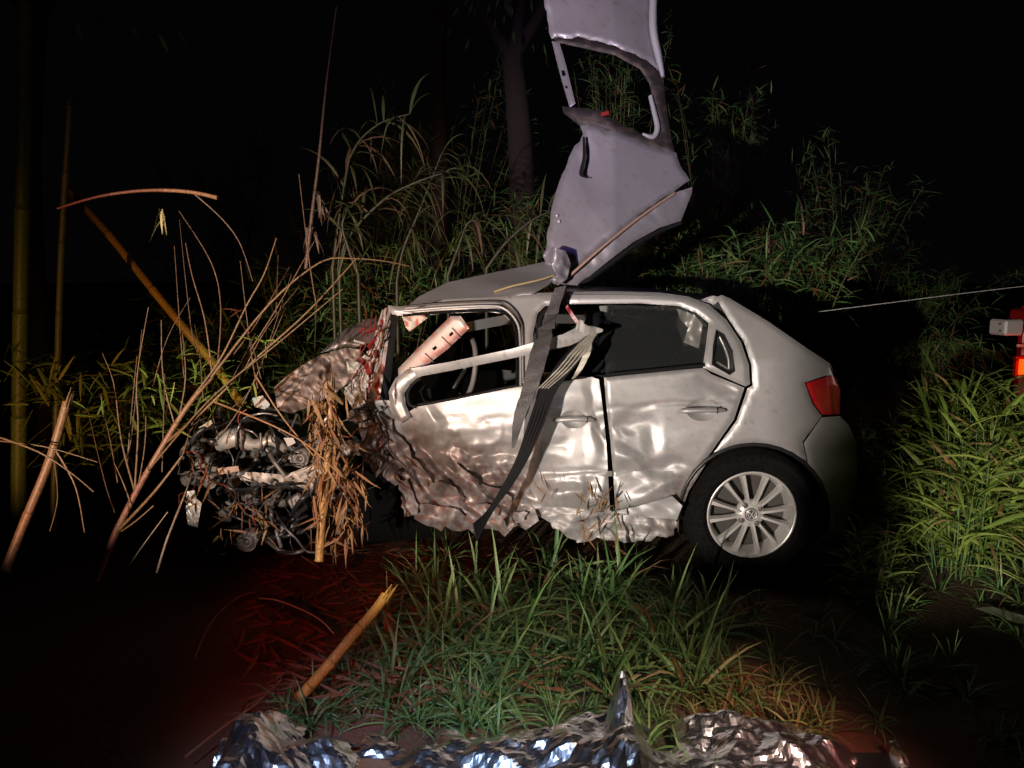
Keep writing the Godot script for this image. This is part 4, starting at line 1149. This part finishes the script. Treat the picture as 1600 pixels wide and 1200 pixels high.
func bamboo() -> void:
	var tan_c := Color(0.27, 0.16, 0.07)
	var red_c := Color(0.30, 0.10, 0.06)
	var g1 := "dry bamboo left of the car"
	var a := cane("bamboo_cane", [150, 906, 2.85, 180, 835, 2.88, 215, 765, 2.9, 255, 695, 2.93, 295, 632, 2.96, 332, 588, 3.0], 0.019, 0.012, 0.22, red_c, tan_c, "dry tan bamboo cane leaning right and forking into many twigs, left of the engine", g1)
	twig(a, [300, 622, 2.97, 345, 560, 2.98, 385, 478, 3.0, 412, 430, 3.0, 432, 372, 3.02], 0.007, 0.003)
	twig(a, [255, 695, 2.93, 320, 640, 2.9, 400, 560, 2.92, 480, 488, 2.95, 556, 405, 3.0], 0.008, 0.004)
	twig(a, [330, 590, 2.98, 420, 476, 3.0, 500, 410, 3.02, 548, 404, 3.04, 600, 408, 3.06, 640, 416, 3.1], 0.008, 0.003)
	twig(a, [232, 735, 2.9, 330, 622, 2.88, 430, 540, 2.9, 535, 452, 2.94], 0.006, 0.003)
	twig(a, [335, 628, 2.9, 420, 662, 2.85, 480, 695, 2.85, 535, 745, 2.86], 0.006, 0.004, Color(0.4, 0.2, 0.08))
	twig(a, [400, 588, 2.88, 440, 650, 2.86, 490, 712, 2.86], 0.005, 0.004, Color(0.4, 0.2, 0.08))
	twig(a, [212, 772, 2.9, 190, 690, 2.9, 178, 600, 2.92, 160, 552, 2.95], 0.006, 0.002)
	twig(a, [210, 775, 2.9, 216, 670, 2.92, 214, 590, 2.93, 232, 480, 2.97], 0.006, 0.002)
	twig(a, [214, 770, 2.9, 226, 700, 2.9, 228, 650, 2.92], 0.004, 0.002)
	twig(a, [272, 660, 2.95, 255, 590, 2.96, 252, 500, 2.98], 0.005, 0.002)
	twig(a, [280, 652, 2.95, 290, 590, 2.95, 285, 520, 2.98], 0.005, 0.002)
	twig(a, [205, 790, 2.88, 195, 760, 2.88, 178, 722, 2.9], 0.005, 0.002)
	twig(a, [182, 832, 2.85, 240, 770, 2.82, 285, 712, 2.85], 0.009, 0.006)
	twig(a, [190, 830, 2.85, 215, 812, 2.83, 240, 790, 2.84], 0.005, 0.003)
	twig(a, [332, 588, 3.0, 320, 500, 3.05, 300, 430, 3.1, 290, 380, 3.15], 0.005, 0.002, Color(0.25, 0.14, 0.08))
	twig(a, [340, 570, 3.0, 345, 480, 3.1, 330, 410, 3.15, 280, 330, 3.2], 0.004, 0.002, Color(0.25, 0.14, 0.08))
	twig(a, [245, 895, 2.7, 262, 840, 2.75, 290, 770, 2.85, 300, 740, 2.95], 0.006, 0.005, Color(0.3, 0.2, 0.12))
	twig(a, [195, 893, 2.7, 225, 850, 2.75, 262, 800, 2.8], 0.004, 0.003, Color(0.3, 0.2, 0.12))
	for i in 22:
		var x := rng.randf_range(170, 500)
		var y0 := 900.0 - x * 0.75 + rng.randf_range(-120, 60)
		var lean := rng.randf_range(-70, 120)
		var d := rng.randf_range(2.85, 3.25)
		twig(a, [x, y0, d, x + lean * 0.4, y0 - rng.randf_range(40, 80), d + 0.03, x + lean, y0 - rng.randf_range(90, 210), d + 0.08], 0.004, 0.0015, Color(0.2, 0.11, 0.05) * rng.randf_range(0.5, 1.2))
	for k in [[320, 570, 14], [370, 600, 12], [250, 600, 10], [140, 640, 10], [395, 560, 8]]:
		leaf_spray(a, "leaf", k[0], k[1], 2.98, k[2], 30, 0.085, LIME, 0.9)
	leaf_spray(a, "dry_leaf", 378, 482, 2.98, 2, 4, 0.07, [Color(0.4, 0.10, 0.06)], 0.4)
	var b := cane("bamboo_cane", [8, 892, 2.5, 40, 812, 2.55, 72, 735, 2.6, 90, 680, 2.62, 105, 628, 2.65], 0.021, 0.019, 0.2, Color(0.36, 0.15, 0.06), tan_c, "short broken tan bamboo cane leaning by the left edge of the photo", g1)
	twig(b, [-10, 680, 2.5, 60, 706, 2.5, 110, 738, 2.52, 146, 768, 2.55], 0.005, 0.003)
	twig(b, [-10, 688, 2.52, 70, 698, 2.53, 152, 722, 2.56], 0.004, 0.002)
	twig(b, [88, 705, 2.6, 118, 760, 2.6, 132, 832, 2.62], 0.005, 0.002)
	twig(b, [85, 720, 2.58, 90, 780, 2.6, 78, 830, 2.6], 0.003, 0.002)
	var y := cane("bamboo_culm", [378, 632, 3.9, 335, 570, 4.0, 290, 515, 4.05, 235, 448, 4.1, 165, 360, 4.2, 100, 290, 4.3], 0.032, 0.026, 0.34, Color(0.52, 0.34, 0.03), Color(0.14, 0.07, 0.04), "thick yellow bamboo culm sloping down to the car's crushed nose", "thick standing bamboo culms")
	leaf_spray(y, "leaf", 330, 590, 3.6, 30, 46, 0.12, LIME, 0.9)
	leaf_spray(y, "leaf", 280, 620, 3.6, 24, 60, 0.12, LIME, 0.9)
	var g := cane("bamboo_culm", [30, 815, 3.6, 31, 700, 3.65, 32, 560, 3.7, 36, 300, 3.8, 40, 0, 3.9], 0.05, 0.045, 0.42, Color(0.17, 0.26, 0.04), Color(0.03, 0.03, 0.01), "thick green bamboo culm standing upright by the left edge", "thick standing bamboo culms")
	for k in [[60, 610, 22], [110, 590, 24], [190, 600, 26], [150, 650, 26], [120, 700, 20], [200, 670, 18], [240, 640, 18], [40, 560, 14]]:
		leaf_spray(g, "leaf", k[0], k[1], 3.5, k[2], 40, 0.15, LIME, 0.9)
	for k in [[36, 620, 110, 590, 200, 585], [34, 700, 100, 650, 180, 640], [34, 740, 90, 690, 150, 700]]:
		twig(g, [k[0], k[1], 3.66, k[2], k[3], 3.55, k[4], k[5], 3.5], 0.004, 0.002, Color(0.14, 0.16, 0.05))
	var g2 := cane("bamboo_culm", [84, 830, 3.4, 86, 740, 3.45, 90, 600, 3.5, 96, 400, 3.6, 110, 160, 3.7], 0.022, 0.02, 0.3, Color(0.10, 0.14, 0.04), Color(0.05, 0.04, 0.02), "thin green bamboo culm just right of the thick upright one", "thick standing bamboo culms")
	leaf_spray(g2, "leaf", 120, 640, 3.4, 16, 50, 0.11, GREENS)
	var ar := cane("bamboo_cane", [90, 326, 2.9, 150, 308, 2.9, 220, 298, 2.9, 290, 299, 2.88, 340, 309, 2.86], 0.006, 0.010, 0.16, Color(0.2, 0.05, 0.03), Color(0.36, 0.2, 0.09), "thin arched bamboo cane hanging in the dark with one pale leaf", g1)
	leaf_spray(ar, "leaf", 250, 330, 2.88, 5, 8, 0.12, [Color(0.2, 0.2, 0.05), Color(0.3, 0.26, 0.1)], 1.6, Vector3(-0.4, -1.2, 0))
	twig(ar, [300, 300, 2.88, 345, 340, 2.9, 375, 380, 2.92, 395, 440, 2.95], 0.004, 0.002, Color(0.18, 0.1, 0.06))
	# broken cane in front of the engine, wrapped in dry leaf sheaths
	var d := cane("bamboo_cane", [499, 876, 2.93, 503, 810, 2.95, 511, 730, 2.98, 516, 660, 3.0, 517, 598, 3.02], 0.024, 0.020, 0.19, Color(0.45, 0.24, 0.06), Color(0.38, 0.2, 0.08), "broken upright bamboo cane wrapped in dry leaves before the engine", g1)
	var shapes := []
	for i in 8:
		var st := start()
		var cc: Color = STRAW[i % 4].lerp(Color(0.18, 0.07, 0.025), 0.5)
		blade(st, Vector3.ZERO, Vector3(0.15, 1, 0), 0.12, rng.randf_range(0.010, 0.018), rng.randf_range(-1.8, 1.8), cc, cc * 0.7, 6, 0.3)
		shapes.append(finish(st))
	for i in 290:
		var t := rng.randf()
		var x := 508.0 + rng.randfn() * 11.0
		var yy := 612 + 235 * t
		var right := sm(0.25, 0.6, t)
		x += right * (rng.randf_range(-8, 50) + rng.randfn() * 8.0)
		var o := put_mesh("dry_leaf", shapes[i % 8], M.dry_leaf, d)
		var up := -1.0 if rng.randf() < 0.85 else 1.0
		var bs := Basis.from_euler(Vector3(rng.randfn() * 0.45, rng.randf() * TAU, rng.randfn() * 0.4))
		if up < 0: bs = Basis(Vector3.RIGHT, PI) * bs
		o.transform = Transform3D(bs.scaled(Vector3(1, 1, 1) * rng.randf_range(0.35, 1.2)), at(x, yy, rng.randf_range(2.88, 3.14)) - d.position)
	litter("dry_leaves", shapes, [[340, 420, 780, 850, 46], [285, 330, 735, 800, 16]], 3.2, "dry bamboo leaves caught on the smashed engine", "dry leaves")
	litter("dry_leaves", shapes, [[900, 965, 775, 836, 36], [848, 860, 755, 775, 5]], 3.14, "dry brown leaves stuck under the doors of the silver car", "dry leaves")
	# trampled straw on the ground between the nose and the grass
	var mm := MultiMesh.new()
	mm.transform_format = MultiMesh.TRANSFORM_3D
	mm.mesh = shapes[3]
	mm.instance_count = 900
	for i in 900:
		var q := on_ground(rng.randf_range(400, 720) if i < 650 else rng.randf_range(340, 1000), rng.randf_range(860, 1110))
		var bs := Basis(Vector3.UP, rng.randf() * TAU) * Basis(Vector3.RIGHT, PI * 0.5 + rng.randfn() * 0.3)
		mm.set_instance_transform(i, Transform3D(bs.scaled(Vector3.ONE * rng.randf_range(0.4, 1.3)), q + Vector3(0, rng.randf_range(-0.01, 0.05), 0)))
	var lit := MultiMeshInstance3D.new()
	lit.multimesh = mm
	lit.material_override = M.dry_leaf
	lit.name = "straw_litter"
	add_child(lit, true)
	tag(lit, "trampled dry straw and leaves on the ground before the crushed nose", "litter", "", "stuff")
	# tall dead reed and tree trunks behind
	var reed := cane("dry_reed", [478, 420, 4.6, 488, 330, 4.6, 498, 250, 4.6, 510, 130, 4.6, 526, 10, 4.6], 0.016, 0.005, 0.3, Color(0.2, 0.13, 0.1), Color(0.16, 0.11, 0.09), "tall thin dead reed rising into the dark left of the leafy reeds")
	leaf_spray(reed, "dry_leaf", 492, 300, 4.6, 6, 8, 0.2, [Color(0.2, 0.15, 0.12)], 1.4, Vector3(0, -1, 0))
	leaf_spray(reed, "dry_leaf", 485, 350, 4.6, 6, 10, 0.2, [Color(0.2, 0.15, 0.12)], 1.4, Vector3(0, -1, 0))

func litter(called: String, shapes: Array, zones: Array, d: float, label: String, cat: String) -> void:
	var first := at((zones[0][0] + zones[0][1]) * 0.5, zones[0][3], d)
	var t := thing(called, first, label, cat)
	for z in zones:
		for i in z[4]:
			var o := put_mesh("dry_leaf", shapes[rng.randi() % 8], M.dry_leaf, t)
			var bs := Basis.from_euler(Vector3(rng.randf_range(-0.6, 0.6), rng.randf() * TAU, rng.randf_range(-3.0, 3.0)))
			o.transform = Transform3D(bs.scaled(Vector3.ONE * rng.randf_range(0.4, 0.95)), at(rng.randf_range(z[0], z[1]), rng.randf_range(z[2], z[3]), d + rng.randf_range(-0.05, 0.06)) - t.position)

# ------------------------------------------------------------------ things on the ground in front
func foreground() -> void:
	cane("bamboo_cane", [466, 1092, 2.32, 505, 1050, 2.4, 550, 995, 2.5, 585, 955, 2.58, 603, 930, 2.62], 0.026, 0.024, 0.14, Color(0.6, 0.30, 0.05), Color(0.6, 0.38, 0.08), "thick orange bamboo stub lying on the grass before the car", "dry bamboo left of the car")
	var st := start()
	ribbon(st, path([402, 936, 2.9, 430, 940, 2.88, 470, 955, 2.84, 500, 972, 2.8, 522, 992, 2.76], 5), [0.02, 0.05, 0.055, 0.04, 0.01], Vector3(0.1, 0.5, -0.85).normalized(), 0.004)
	var tr := put("plastic_trim", st, M.black_plastic)
	tag(tr, "curved dark plastic trim strip with shiny edges lying on the ground", "plastic trim")
	for k in [0.0, 9.0]:
		var e := start()
		tube(e, path([404, 935 + k * 0.3, 2.9, 432, 938 + k * 0.7, 2.87, 472, 953 + k, 2.83, 502, 970 + k, 2.79, 522, 991 + k * 0.3, 2.76], 5), [0.0028], 5)
		put("shiny_edge", e, M.clear_plastic, tr)
	var fw := start()
	tube(fw, [at(1272, 488, 4.6), at(1320, 482, 4.7), at(1500, 459, 5.2), at(1660, 440, 5.6)], [0.0028], 5)
	tag(put("fence_wire", fw, M.road_paint), "thin pale fence wire running off to the right behind the boot", "wire")
	# thin straws
	var straws := [[290, 1198, 350, 1150, 405, 1110, 440, 1075], [305, 1040, 330, 985, 370, 945, 400, 935], [610, 945, 640, 930, 660, 925, 665, 918]]
	for i in 3:
		var s: Array = straws[i]
		var e := start()
		e.set_color(Color(0.4, 0.2, 0.1))
		var pts := []
		for k in 4:
			pts.append(on_ground(s[k * 2], s[k * 2 + 1]) + Vector3(0, 0.03, 0))
		tube(e, smooth_path(pts, 4), [0.004, 0.003], 5)
		tag(put("straw", e, M.cane), ["long thin straw lying beside the foil blanket's left end", "thin bent straw beside the curved plastic trim", "short reddish straw at the tip of the bamboo stub"][i], "straw", "loose straws on the ground")
	var sc := put("paper_scrap", sheet(poly([1522, 950, 1550, 948, 1600, 962, 1620, 975, 1590, 974, 1555, 962]), [], 4.0, func(x, y): return 3.1 - 0.008 * (y - 950) + 0.04 * absf(ridge.get_noise_2d(x * 2, y * 2)), func(x, y): return Color(0.6, 0.58, 0.54), 0.004), M.panel_paint)
	tag(sc, "torn white scrap lying under the grass clump at the right edge", "scrap")
	var sh := put("leaf_scrap", sheet(poly([598, 950, 612, 960, 616, 990, 600, 985]), [], 5.0, func(x, y): return 2.7, func(x, y): return Color(0.3, 0.06, 0.03), 0.004), M.panel_paint)
	tag(sh, "red brown scrap of sheath beside the lying bamboo stub", "scrap")

# ------------------------------------------------------------------ grass, reeds, bushes, trees
func greenery() -> void:
	var shapes := []
	for i in 5: shapes.append(tuft_mesh(20, 0.20, 0.009, 1.5, 0.14, 1.8))
	for i in 5:
		var mm := MultiMesh.new()
		mm.transform_format = MultiMesh.TRANSFORM_3D
		mm.mesh = shapes[i]
		var spots := []
		for k in 230:
			var x := rng.randf_range(-1.2, 4.2)
			var z := -rng.randf_range(1.9, 7.5)
			if fine.get_noise_2d(x * 90, z * 90 + 300) + rng.randf_range(-0.3, 0.3) < -0.15: continue
			if x < -0.55 and z > -4.5 and rng.randf() < 0.85: continue
			if z < -3.35 and z > -5.0 and x < 1.75: continue
			spots.append(Transform3D(Basis(Vector3.UP, rng.randf() * TAU).scaled(Vector3.ONE * rng.randf_range(0.5, 1.1)), Vector3(x, rough_ground(x, z), z)))
		for k in 14:
			var x := rng.randf_range(-0.45, 0.75)
			var z := -rng.randf_range(2.45, 3.35)
			spots.append(Transform3D(Basis(Vector3.UP, rng.randf() * TAU).scaled(Vector3.ONE * rng.randf_range(1.1, 2.1)), Vector3(x, rough_ground(x, z), z)))
		for k in 16:
			var x := rng.randf_range(-0.75, 1.0)
			var z := -rng.randf_range(2.22, 2.6)
			spots.append(Transform3D(Basis(Vector3.UP, rng.randf() * TAU).scaled(Vector3.ONE * rng.randf_range(0.5, 1.1)), Vector3(x, rough_ground(x, z), z)))
		mm.instance_count = spots.size()
		for k in spots.size(): mm.set_instance_transform(k, spots[k])
		var o := MultiMeshInstance3D.new()
		o.multimesh = mm
		o.material_override = M.leaf
		o.name = numbered("grass")
		add_child(o, true)
		tag(o, "short green and dry grass growing over the ground round the car", "grass", "", "stuff")
	var front := [[770, 960, 0.44, "tall tuft of pale green grass in the middle of the lit grass before the car"], [690, 850, 0.34, "grass tuft under the crushed front wheel arch"], [850, 880, 0.42, "grass tuft with long arching blades under the torn sill"], [930, 920, 0.38, "grass tuft between the sill and the rear wheel"], [640, 900, 0.24, "brownish grass tuft to the right of the broken upright cane"], [1110, 960, 0.36, "dim grass tuft before the rear wheel"], [730, 1090, 0.24, "dark grass tuft close behind the foil blanket"], [950, 1050, 0.34, "grass tuft with one long upright blade beside the foil spike"]]
	for k in front:
		var p := on_ground(k[0], k[1] + 25)
		var o := put_mesh("grass_tuft", tuft_mesh(30, k[2], k[2] * 0.055, 1.3, 0.12, 1.7), M.leaf)
		o.position = p + Vector3(0, -0.02, 0)
		tag(o, k[3], "grass tuft", "grass tufts before the car")
	# the lit stand of broad grass at the right, and the narrow grass behind the bumper
	var stand := []
	for i in 6: stand.append(stalk_mesh(6, 0.58, 0.30, 0.027))
	for n in 6:
		var mm := MultiMesh.new()
		mm.transform_format = MultiMesh.TRANSFORM_3D
		mm.mesh = stand[n]
		var spots := []
		for i in 13:
			var d := rng.randf_range(3.5, 4.9)
			var p := at(rng.randf_range(1490, 1565), 700, d)
			p.y = -0.02
			spots.append(Transform3D(Basis(Vector3.UP, rng.randf() * TAU).scaled(Vector3.ONE * rng.randf_range(0.75, 1.25)), p))
		for i in 2:
			var p := at(rng.randf_range(1355, 1385), 700, rng.randf_range(3.1, 4.0))
			p.y = -0.02
			spots.append(Transform3D(Basis(Vector3.UP, rng.randf() * TAU).scaled(Vector3.ONE * rng.randf_range(0.4, 0.6)), p))
		mm.instance_count = spots.size()
		for k in spots.size(): mm.set_instance_transform(k, spots[k])
		var o := MultiMeshInstance3D.new()
		o.multimesh = mm
		o.material_override = M.leaf
		o.name = numbered("tall_grass")
		add_child(o, true)
		tag(o, "stand of broad green grass along the road's edge right of the car", "grass", "", "stuff")
	# arching reeds behind the car
	var paths := [
		[[520, 420, 5.0, 532, 330, 5.0, 550, 240, 5.0, 590, 195, 5.0, 640, 178, 4.95], "leafy reed arching highest, its leaves hanging over the dark"],
		[[530, 420, 4.9, 545, 370, 4.9, 600, 312, 4.85, 650, 285, 4.8, 700, 268, 4.8], "leafy reed arching low to the right above the crushed roof"],
		[[560, 430, 4.7, 545, 390, 4.7, 535, 350, 4.7, 550, 320, 4.7], "short leafy reed with pale hanging leaves left of the roof"],
		[[760, 420, 4.9, 790, 380, 4.9, 830, 345, 4.9, 860, 330, 4.9], "leafy reed leaning toward the standing torn panel"],
		[[700, 430, 4.9, 715, 390, 4.9, 730, 350, 4.9, 745, 345, 4.9], "small dry reed with drooping tips above the buckled roof"],
		[[620, 440, 5.0, 630, 390, 5.0, 655, 330, 5.0, 690, 240, 5.0], "slender reed behind the low arching one"]]
	for e in paths:
		var a: Array = e[0]
		var pts := path(a, 5)
		var t := thing("reed", Vector3(pts[0].x, 0, pts[0].z), e[1], "reed", "reeds behind the car")
		var st := start()
		st.set_color(Color(0.05, 0.05, 0.02))
		tube(st, [Vector3(pts[0].x, 0, pts[0].z)] + pts, [0.014, 0.012, 0.008, 0.004], 6)
		put("stem", st, M.cane, t)
		for i in range(6, pts.size()):
			for k in 2:
				var s2 := start()
				var cc: Color = pick([Color(0.035, 0.06, 0.018), Color(0.05, 0.07, 0.025), Color(0.13, 0.08, 0.05), Color(0.03, 0.05, 0.015)])
				blade(s2, pts[i], Vector3(rng.randf_range(-0.4, 1.0), rng.randf_range(-0.5, 0.9), rng.randf_range(-0.6, 0.6)), rng.randf_range(0.22, 0.45), rng.randf_range(0.016, 0.028), rng.randf_range(1.2, 3.2), cc, cc.lerp(Color(0.2, 0.14, 0.09), 0.3), 6)
				put("leaf", s2, M.leaf, t)
	# bushy undergrowth, each bush with its own leaves and stems
	var bushes := [[1110, 405, 5.6, 0.7, 0.3, "bright bamboo undergrowth just behind the car's rear roof"], [1240, 400, 5.4, 0.55, 0.25, "lit bamboo spray reaching out above the boot"], [1050, 370, 6.0, 0.6, 0.35, "undergrowth showing past the right edge of the torn panel's flange"], [1190, 360, 8.0, 0.9, 0.3, "dim bush high behind the boot"], [930, 400, 6.6, 0.7, 0.3, "shadowed bush in the gap under the torn panel"], [820, 390, 6.8, 0.8, 0.4, "bush in the dark between the buckled roof and the tree"], [620, 430, 6.4, 0.8, 0.4, "low bush behind the front window pillar"], [480, 490, 5.6, 0.8, 0.4, "dark bush behind the crumpled bonnet"], [330, 560, 5.2, 0.8, 0.35, "dark green bush behind the yellow bamboo culm"], [150, 600, 5.0, 0.9, 0.35, "dark green bush between the upright bamboo culms and the dry cane"], [1460, 540, 8.5, 0.7, 0.25, "dark low bush near the road beyond the rear bumper"], [1430, 440, 10.5, 1.3, 0.5, "tall dark bush beside the road in the distance"], [560, 300, 8.5, 1.4, 0.8, "tall dark undergrowth behind the arching reeds"], [1130, 190, 8.6, 1.0, 0.8, "barely lit tall growth right of the torn panel's window opening"], [690, 200, 8.8, 1.0, 0.8, "barely lit tall growth left of the forked trunk"], [1330, 300, 9.2, 1.1, 0.7, "barely lit tall growth high above the red tail lamp"], [960, 120, 9.0, 0.9, 0.8, "barely lit growth seen through the torn panel's window opening"], [340, 330, 8.5, 1.6, 0.8, "tall dark undergrowth behind the arched bamboo cane"]]
	for k in bushes: bush(k)
	for k in [["tree", [812, 420, 7.4, 815, 300, 7.4, 810, 190, 7.4, 800, 90, 7.4], 0.12, "forked tree trunk in the dark just left of the standing panel"], ["tree", [55, 430, 4.6, 50, 300, 4.6, 52, 180, 4.6, 62, 40, 4.6], 0.05, "slim dark trunk lit faintly red at the upper left"], ["tree", [690, 430, 8.5, 688, 260, 8.5, 685, 120, 8.5, 690, -40, 8.5], 0.08, "thin straight trunk in the dark behind the reeds"]]:
		var pts := path(k[1], 5)
		var base := Vector3(pts[0].x, 0, pts[0].z)
		var t := thing(k[0], base, k[3], "tree")
		var st := start()
		tube(st, [base] + pts, [k[2] * 1.2, k[2], k[2] * 0.8], 10)
		put("trunk", st, M.bark, t)
		var tip: Vector3 = pts[-1]
		var tops := []
		for s in [-1.0, 1.0, 0.3]:
			var l := start()
			var q := [tip, tip + Vector3(0.25 * s, 0.35, 0.1), tip + Vector3(0.5 * s, 0.9, 0.15 * s), tip + Vector3(0.7 * s, 1.6, 0.3)]
			tops.append_array(q)
			tube(l, smooth_path(q, 4), [k[2] * 0.6, k[2] * 0.3, 0.015], 7)
			put("limb", l, M.bark, t)
		var cr := start()
		for i in 500:
			var c: Vector3 = pick(tops)
			var v := Vector3(rng.randfn(), rng.randfn(), rng.randfn()) * 0.35
			blade(cr, c + Vector3(0, 0.7, 0) + v, v + Vector3(0, -0.3, 0), 0.12, 0.04, 0.6, pick(GREENS) * 0.6, pick(GREENS) * 0.6, 2)
		put("crown", cr, M.leaf, t)

func bush(k: Array) -> void:
	var c := at(k[0], k[1], k[2])
	var base := Vector3(c.x, 0, c.z)
	var t := thing("bush", base, k[5], "bush", "undergrowth behind the car")
	var st := start()
	var stems := start()
	stems.set_color(Color(0.14, 0.11, 0.05))
	var n := 18
	for s in n:
		var tip := c + Vector3(rng.randfn() * k[3] * 0.45, rng.randfn() * k[4] * 0.45, rng.randfn() * 0.35)
		var mid := base.lerp(tip, 0.6) + Vector3(0, 0.25, 0)
		var sp := smooth_path([base + Vector3(rng.randf_range(-0.2, 0.2), 0, rng.randf_range(-0.1, 0.1)), mid, tip], 5)
		tube(stems, sp, [0.008, 0.003], 5)
		var away := (tip - mid).normalized()
		for i in range(3, sp.size()):
			for j in 7:
				var g: Color = pick(GREENS) if rng.randf() < 0.85 else pick(STRAW) * 0.6
				blade(st, sp[i] + Vector3(rng.randfn(), rng.randfn(), rng.randfn()) * 0.05, away * 0.7 + Vector3(rng.randfn(), rng.randfn() * 0.5, rng.randfn()) * 0.7, rng.randf_range(0.10, 0.24), rng.randf_range(0.010, 0.02), rng.randf_range(0.2, 1.6), g, g, 3)
	put("stems", stems, M.cane, t)
	put("foliage", st, M.leaf, t)

# ------------------------------------------------------------------ the emergency vehicle at the right edge
func truck() -> void:
	var o := at(1585, 600, 8.0)
	var t := thing("truck", Vector3(o.x + 1.2, 0.02, -9.0), "red emergency truck mostly outside the right edge, with an amber lamp lit", "truck")
	var st := start()
	var yaw := Basis(Vector3.UP, -0.60)
	block(st, at(1591, 520, 8.1) + yaw * Vector3(1.1, -0.2, -2.6), Vector3(2.2, 1.0, 5.0), yaw, 0.04)
	put("body", st, M.truck_paint, t)
	var b := start()
	block(b, at(1572, 511, 7.9), Vector3(0.22, 0.16, 0.22), Basis(Vector3.UP, 0.2), 0.12)
	var bp := put("bumper_end", b, M.white_plastic, t)
	var b2 := start()
	block(b2, at(1620, 500, 7.95), Vector3(0.4, 0.22, 0.3), Basis.IDENTITY, 0.12)
	put("bumper_mount", b2, M.truck_paint, bp)
	var l := start()
	block(l, at(1602, 573, 8.0), Vector3(0.16, 0.16, 0.06), Basis.IDENTITY, 0.12)
	var amber := put("amber_lamp", l, M.amber_glow, t)
	var f := start()
	for k in [[1602, 558.5, 0.22, 0.03], [1602, 587.5, 0.22, 0.03], [1587, 573, 0.03, 0.2]]:
		block(f, at(k[0], k[1], 7.97), Vector3(k[2], k[3], 0.05))
	put("lamp_frame", f, M.truck_paint, amber)
	for k in 4:
		var lr := start()
		block(lr, at(1595 + k * 5, 573, 7.965), Vector3(0.008, 0.15, 0.012))
		put("lens_rib", lr, M.amber_glow, amber)
	var rs := start()
	block(rs, at(1604, 540, 7.98), Vector3(0.2, 0.03, 0.02))
	put("reflector_strip", rs, M.white_plastic, t)
	for k in [[1562, 506], [1562, 517]]:
		var bo := start()
		block(bo, at(k[0], k[1], 7.785), Vector3(0.02, 0.02, 0.012), Basis.IDENTITY, 0.3)
		put("bolt", bo, M.cast_metal, bp)
	for s in [0, 1]:
		var w := start()
		lathe(w, [Vector2(0.0, 0.02), Vector2(0.2, 0.02), Vector2(0.24, 0.05), Vector2(0.4, 0.05), Vector2(0.44, -0.05), Vector2(0.44, -0.2)], 28, Vector3(o.x + 0.9 + s * 0.9, 0.45, -8.3))
		put("tyre", w, M.tyre_rubber, t)
	var pt := OmniLight3D.new()
	pt.name = "amber_lamp_light"
	pt.light_color = Color(1.0, 0.3, 0.08); pt.light_energy = 0.05; pt.light_size = 0.06; pt.shadow_enabled = true; pt.omni_range = 20; pt.omni_attenuation = 2.0
	pt.position = at(1600, 573, 7.8)
	add_child(pt)
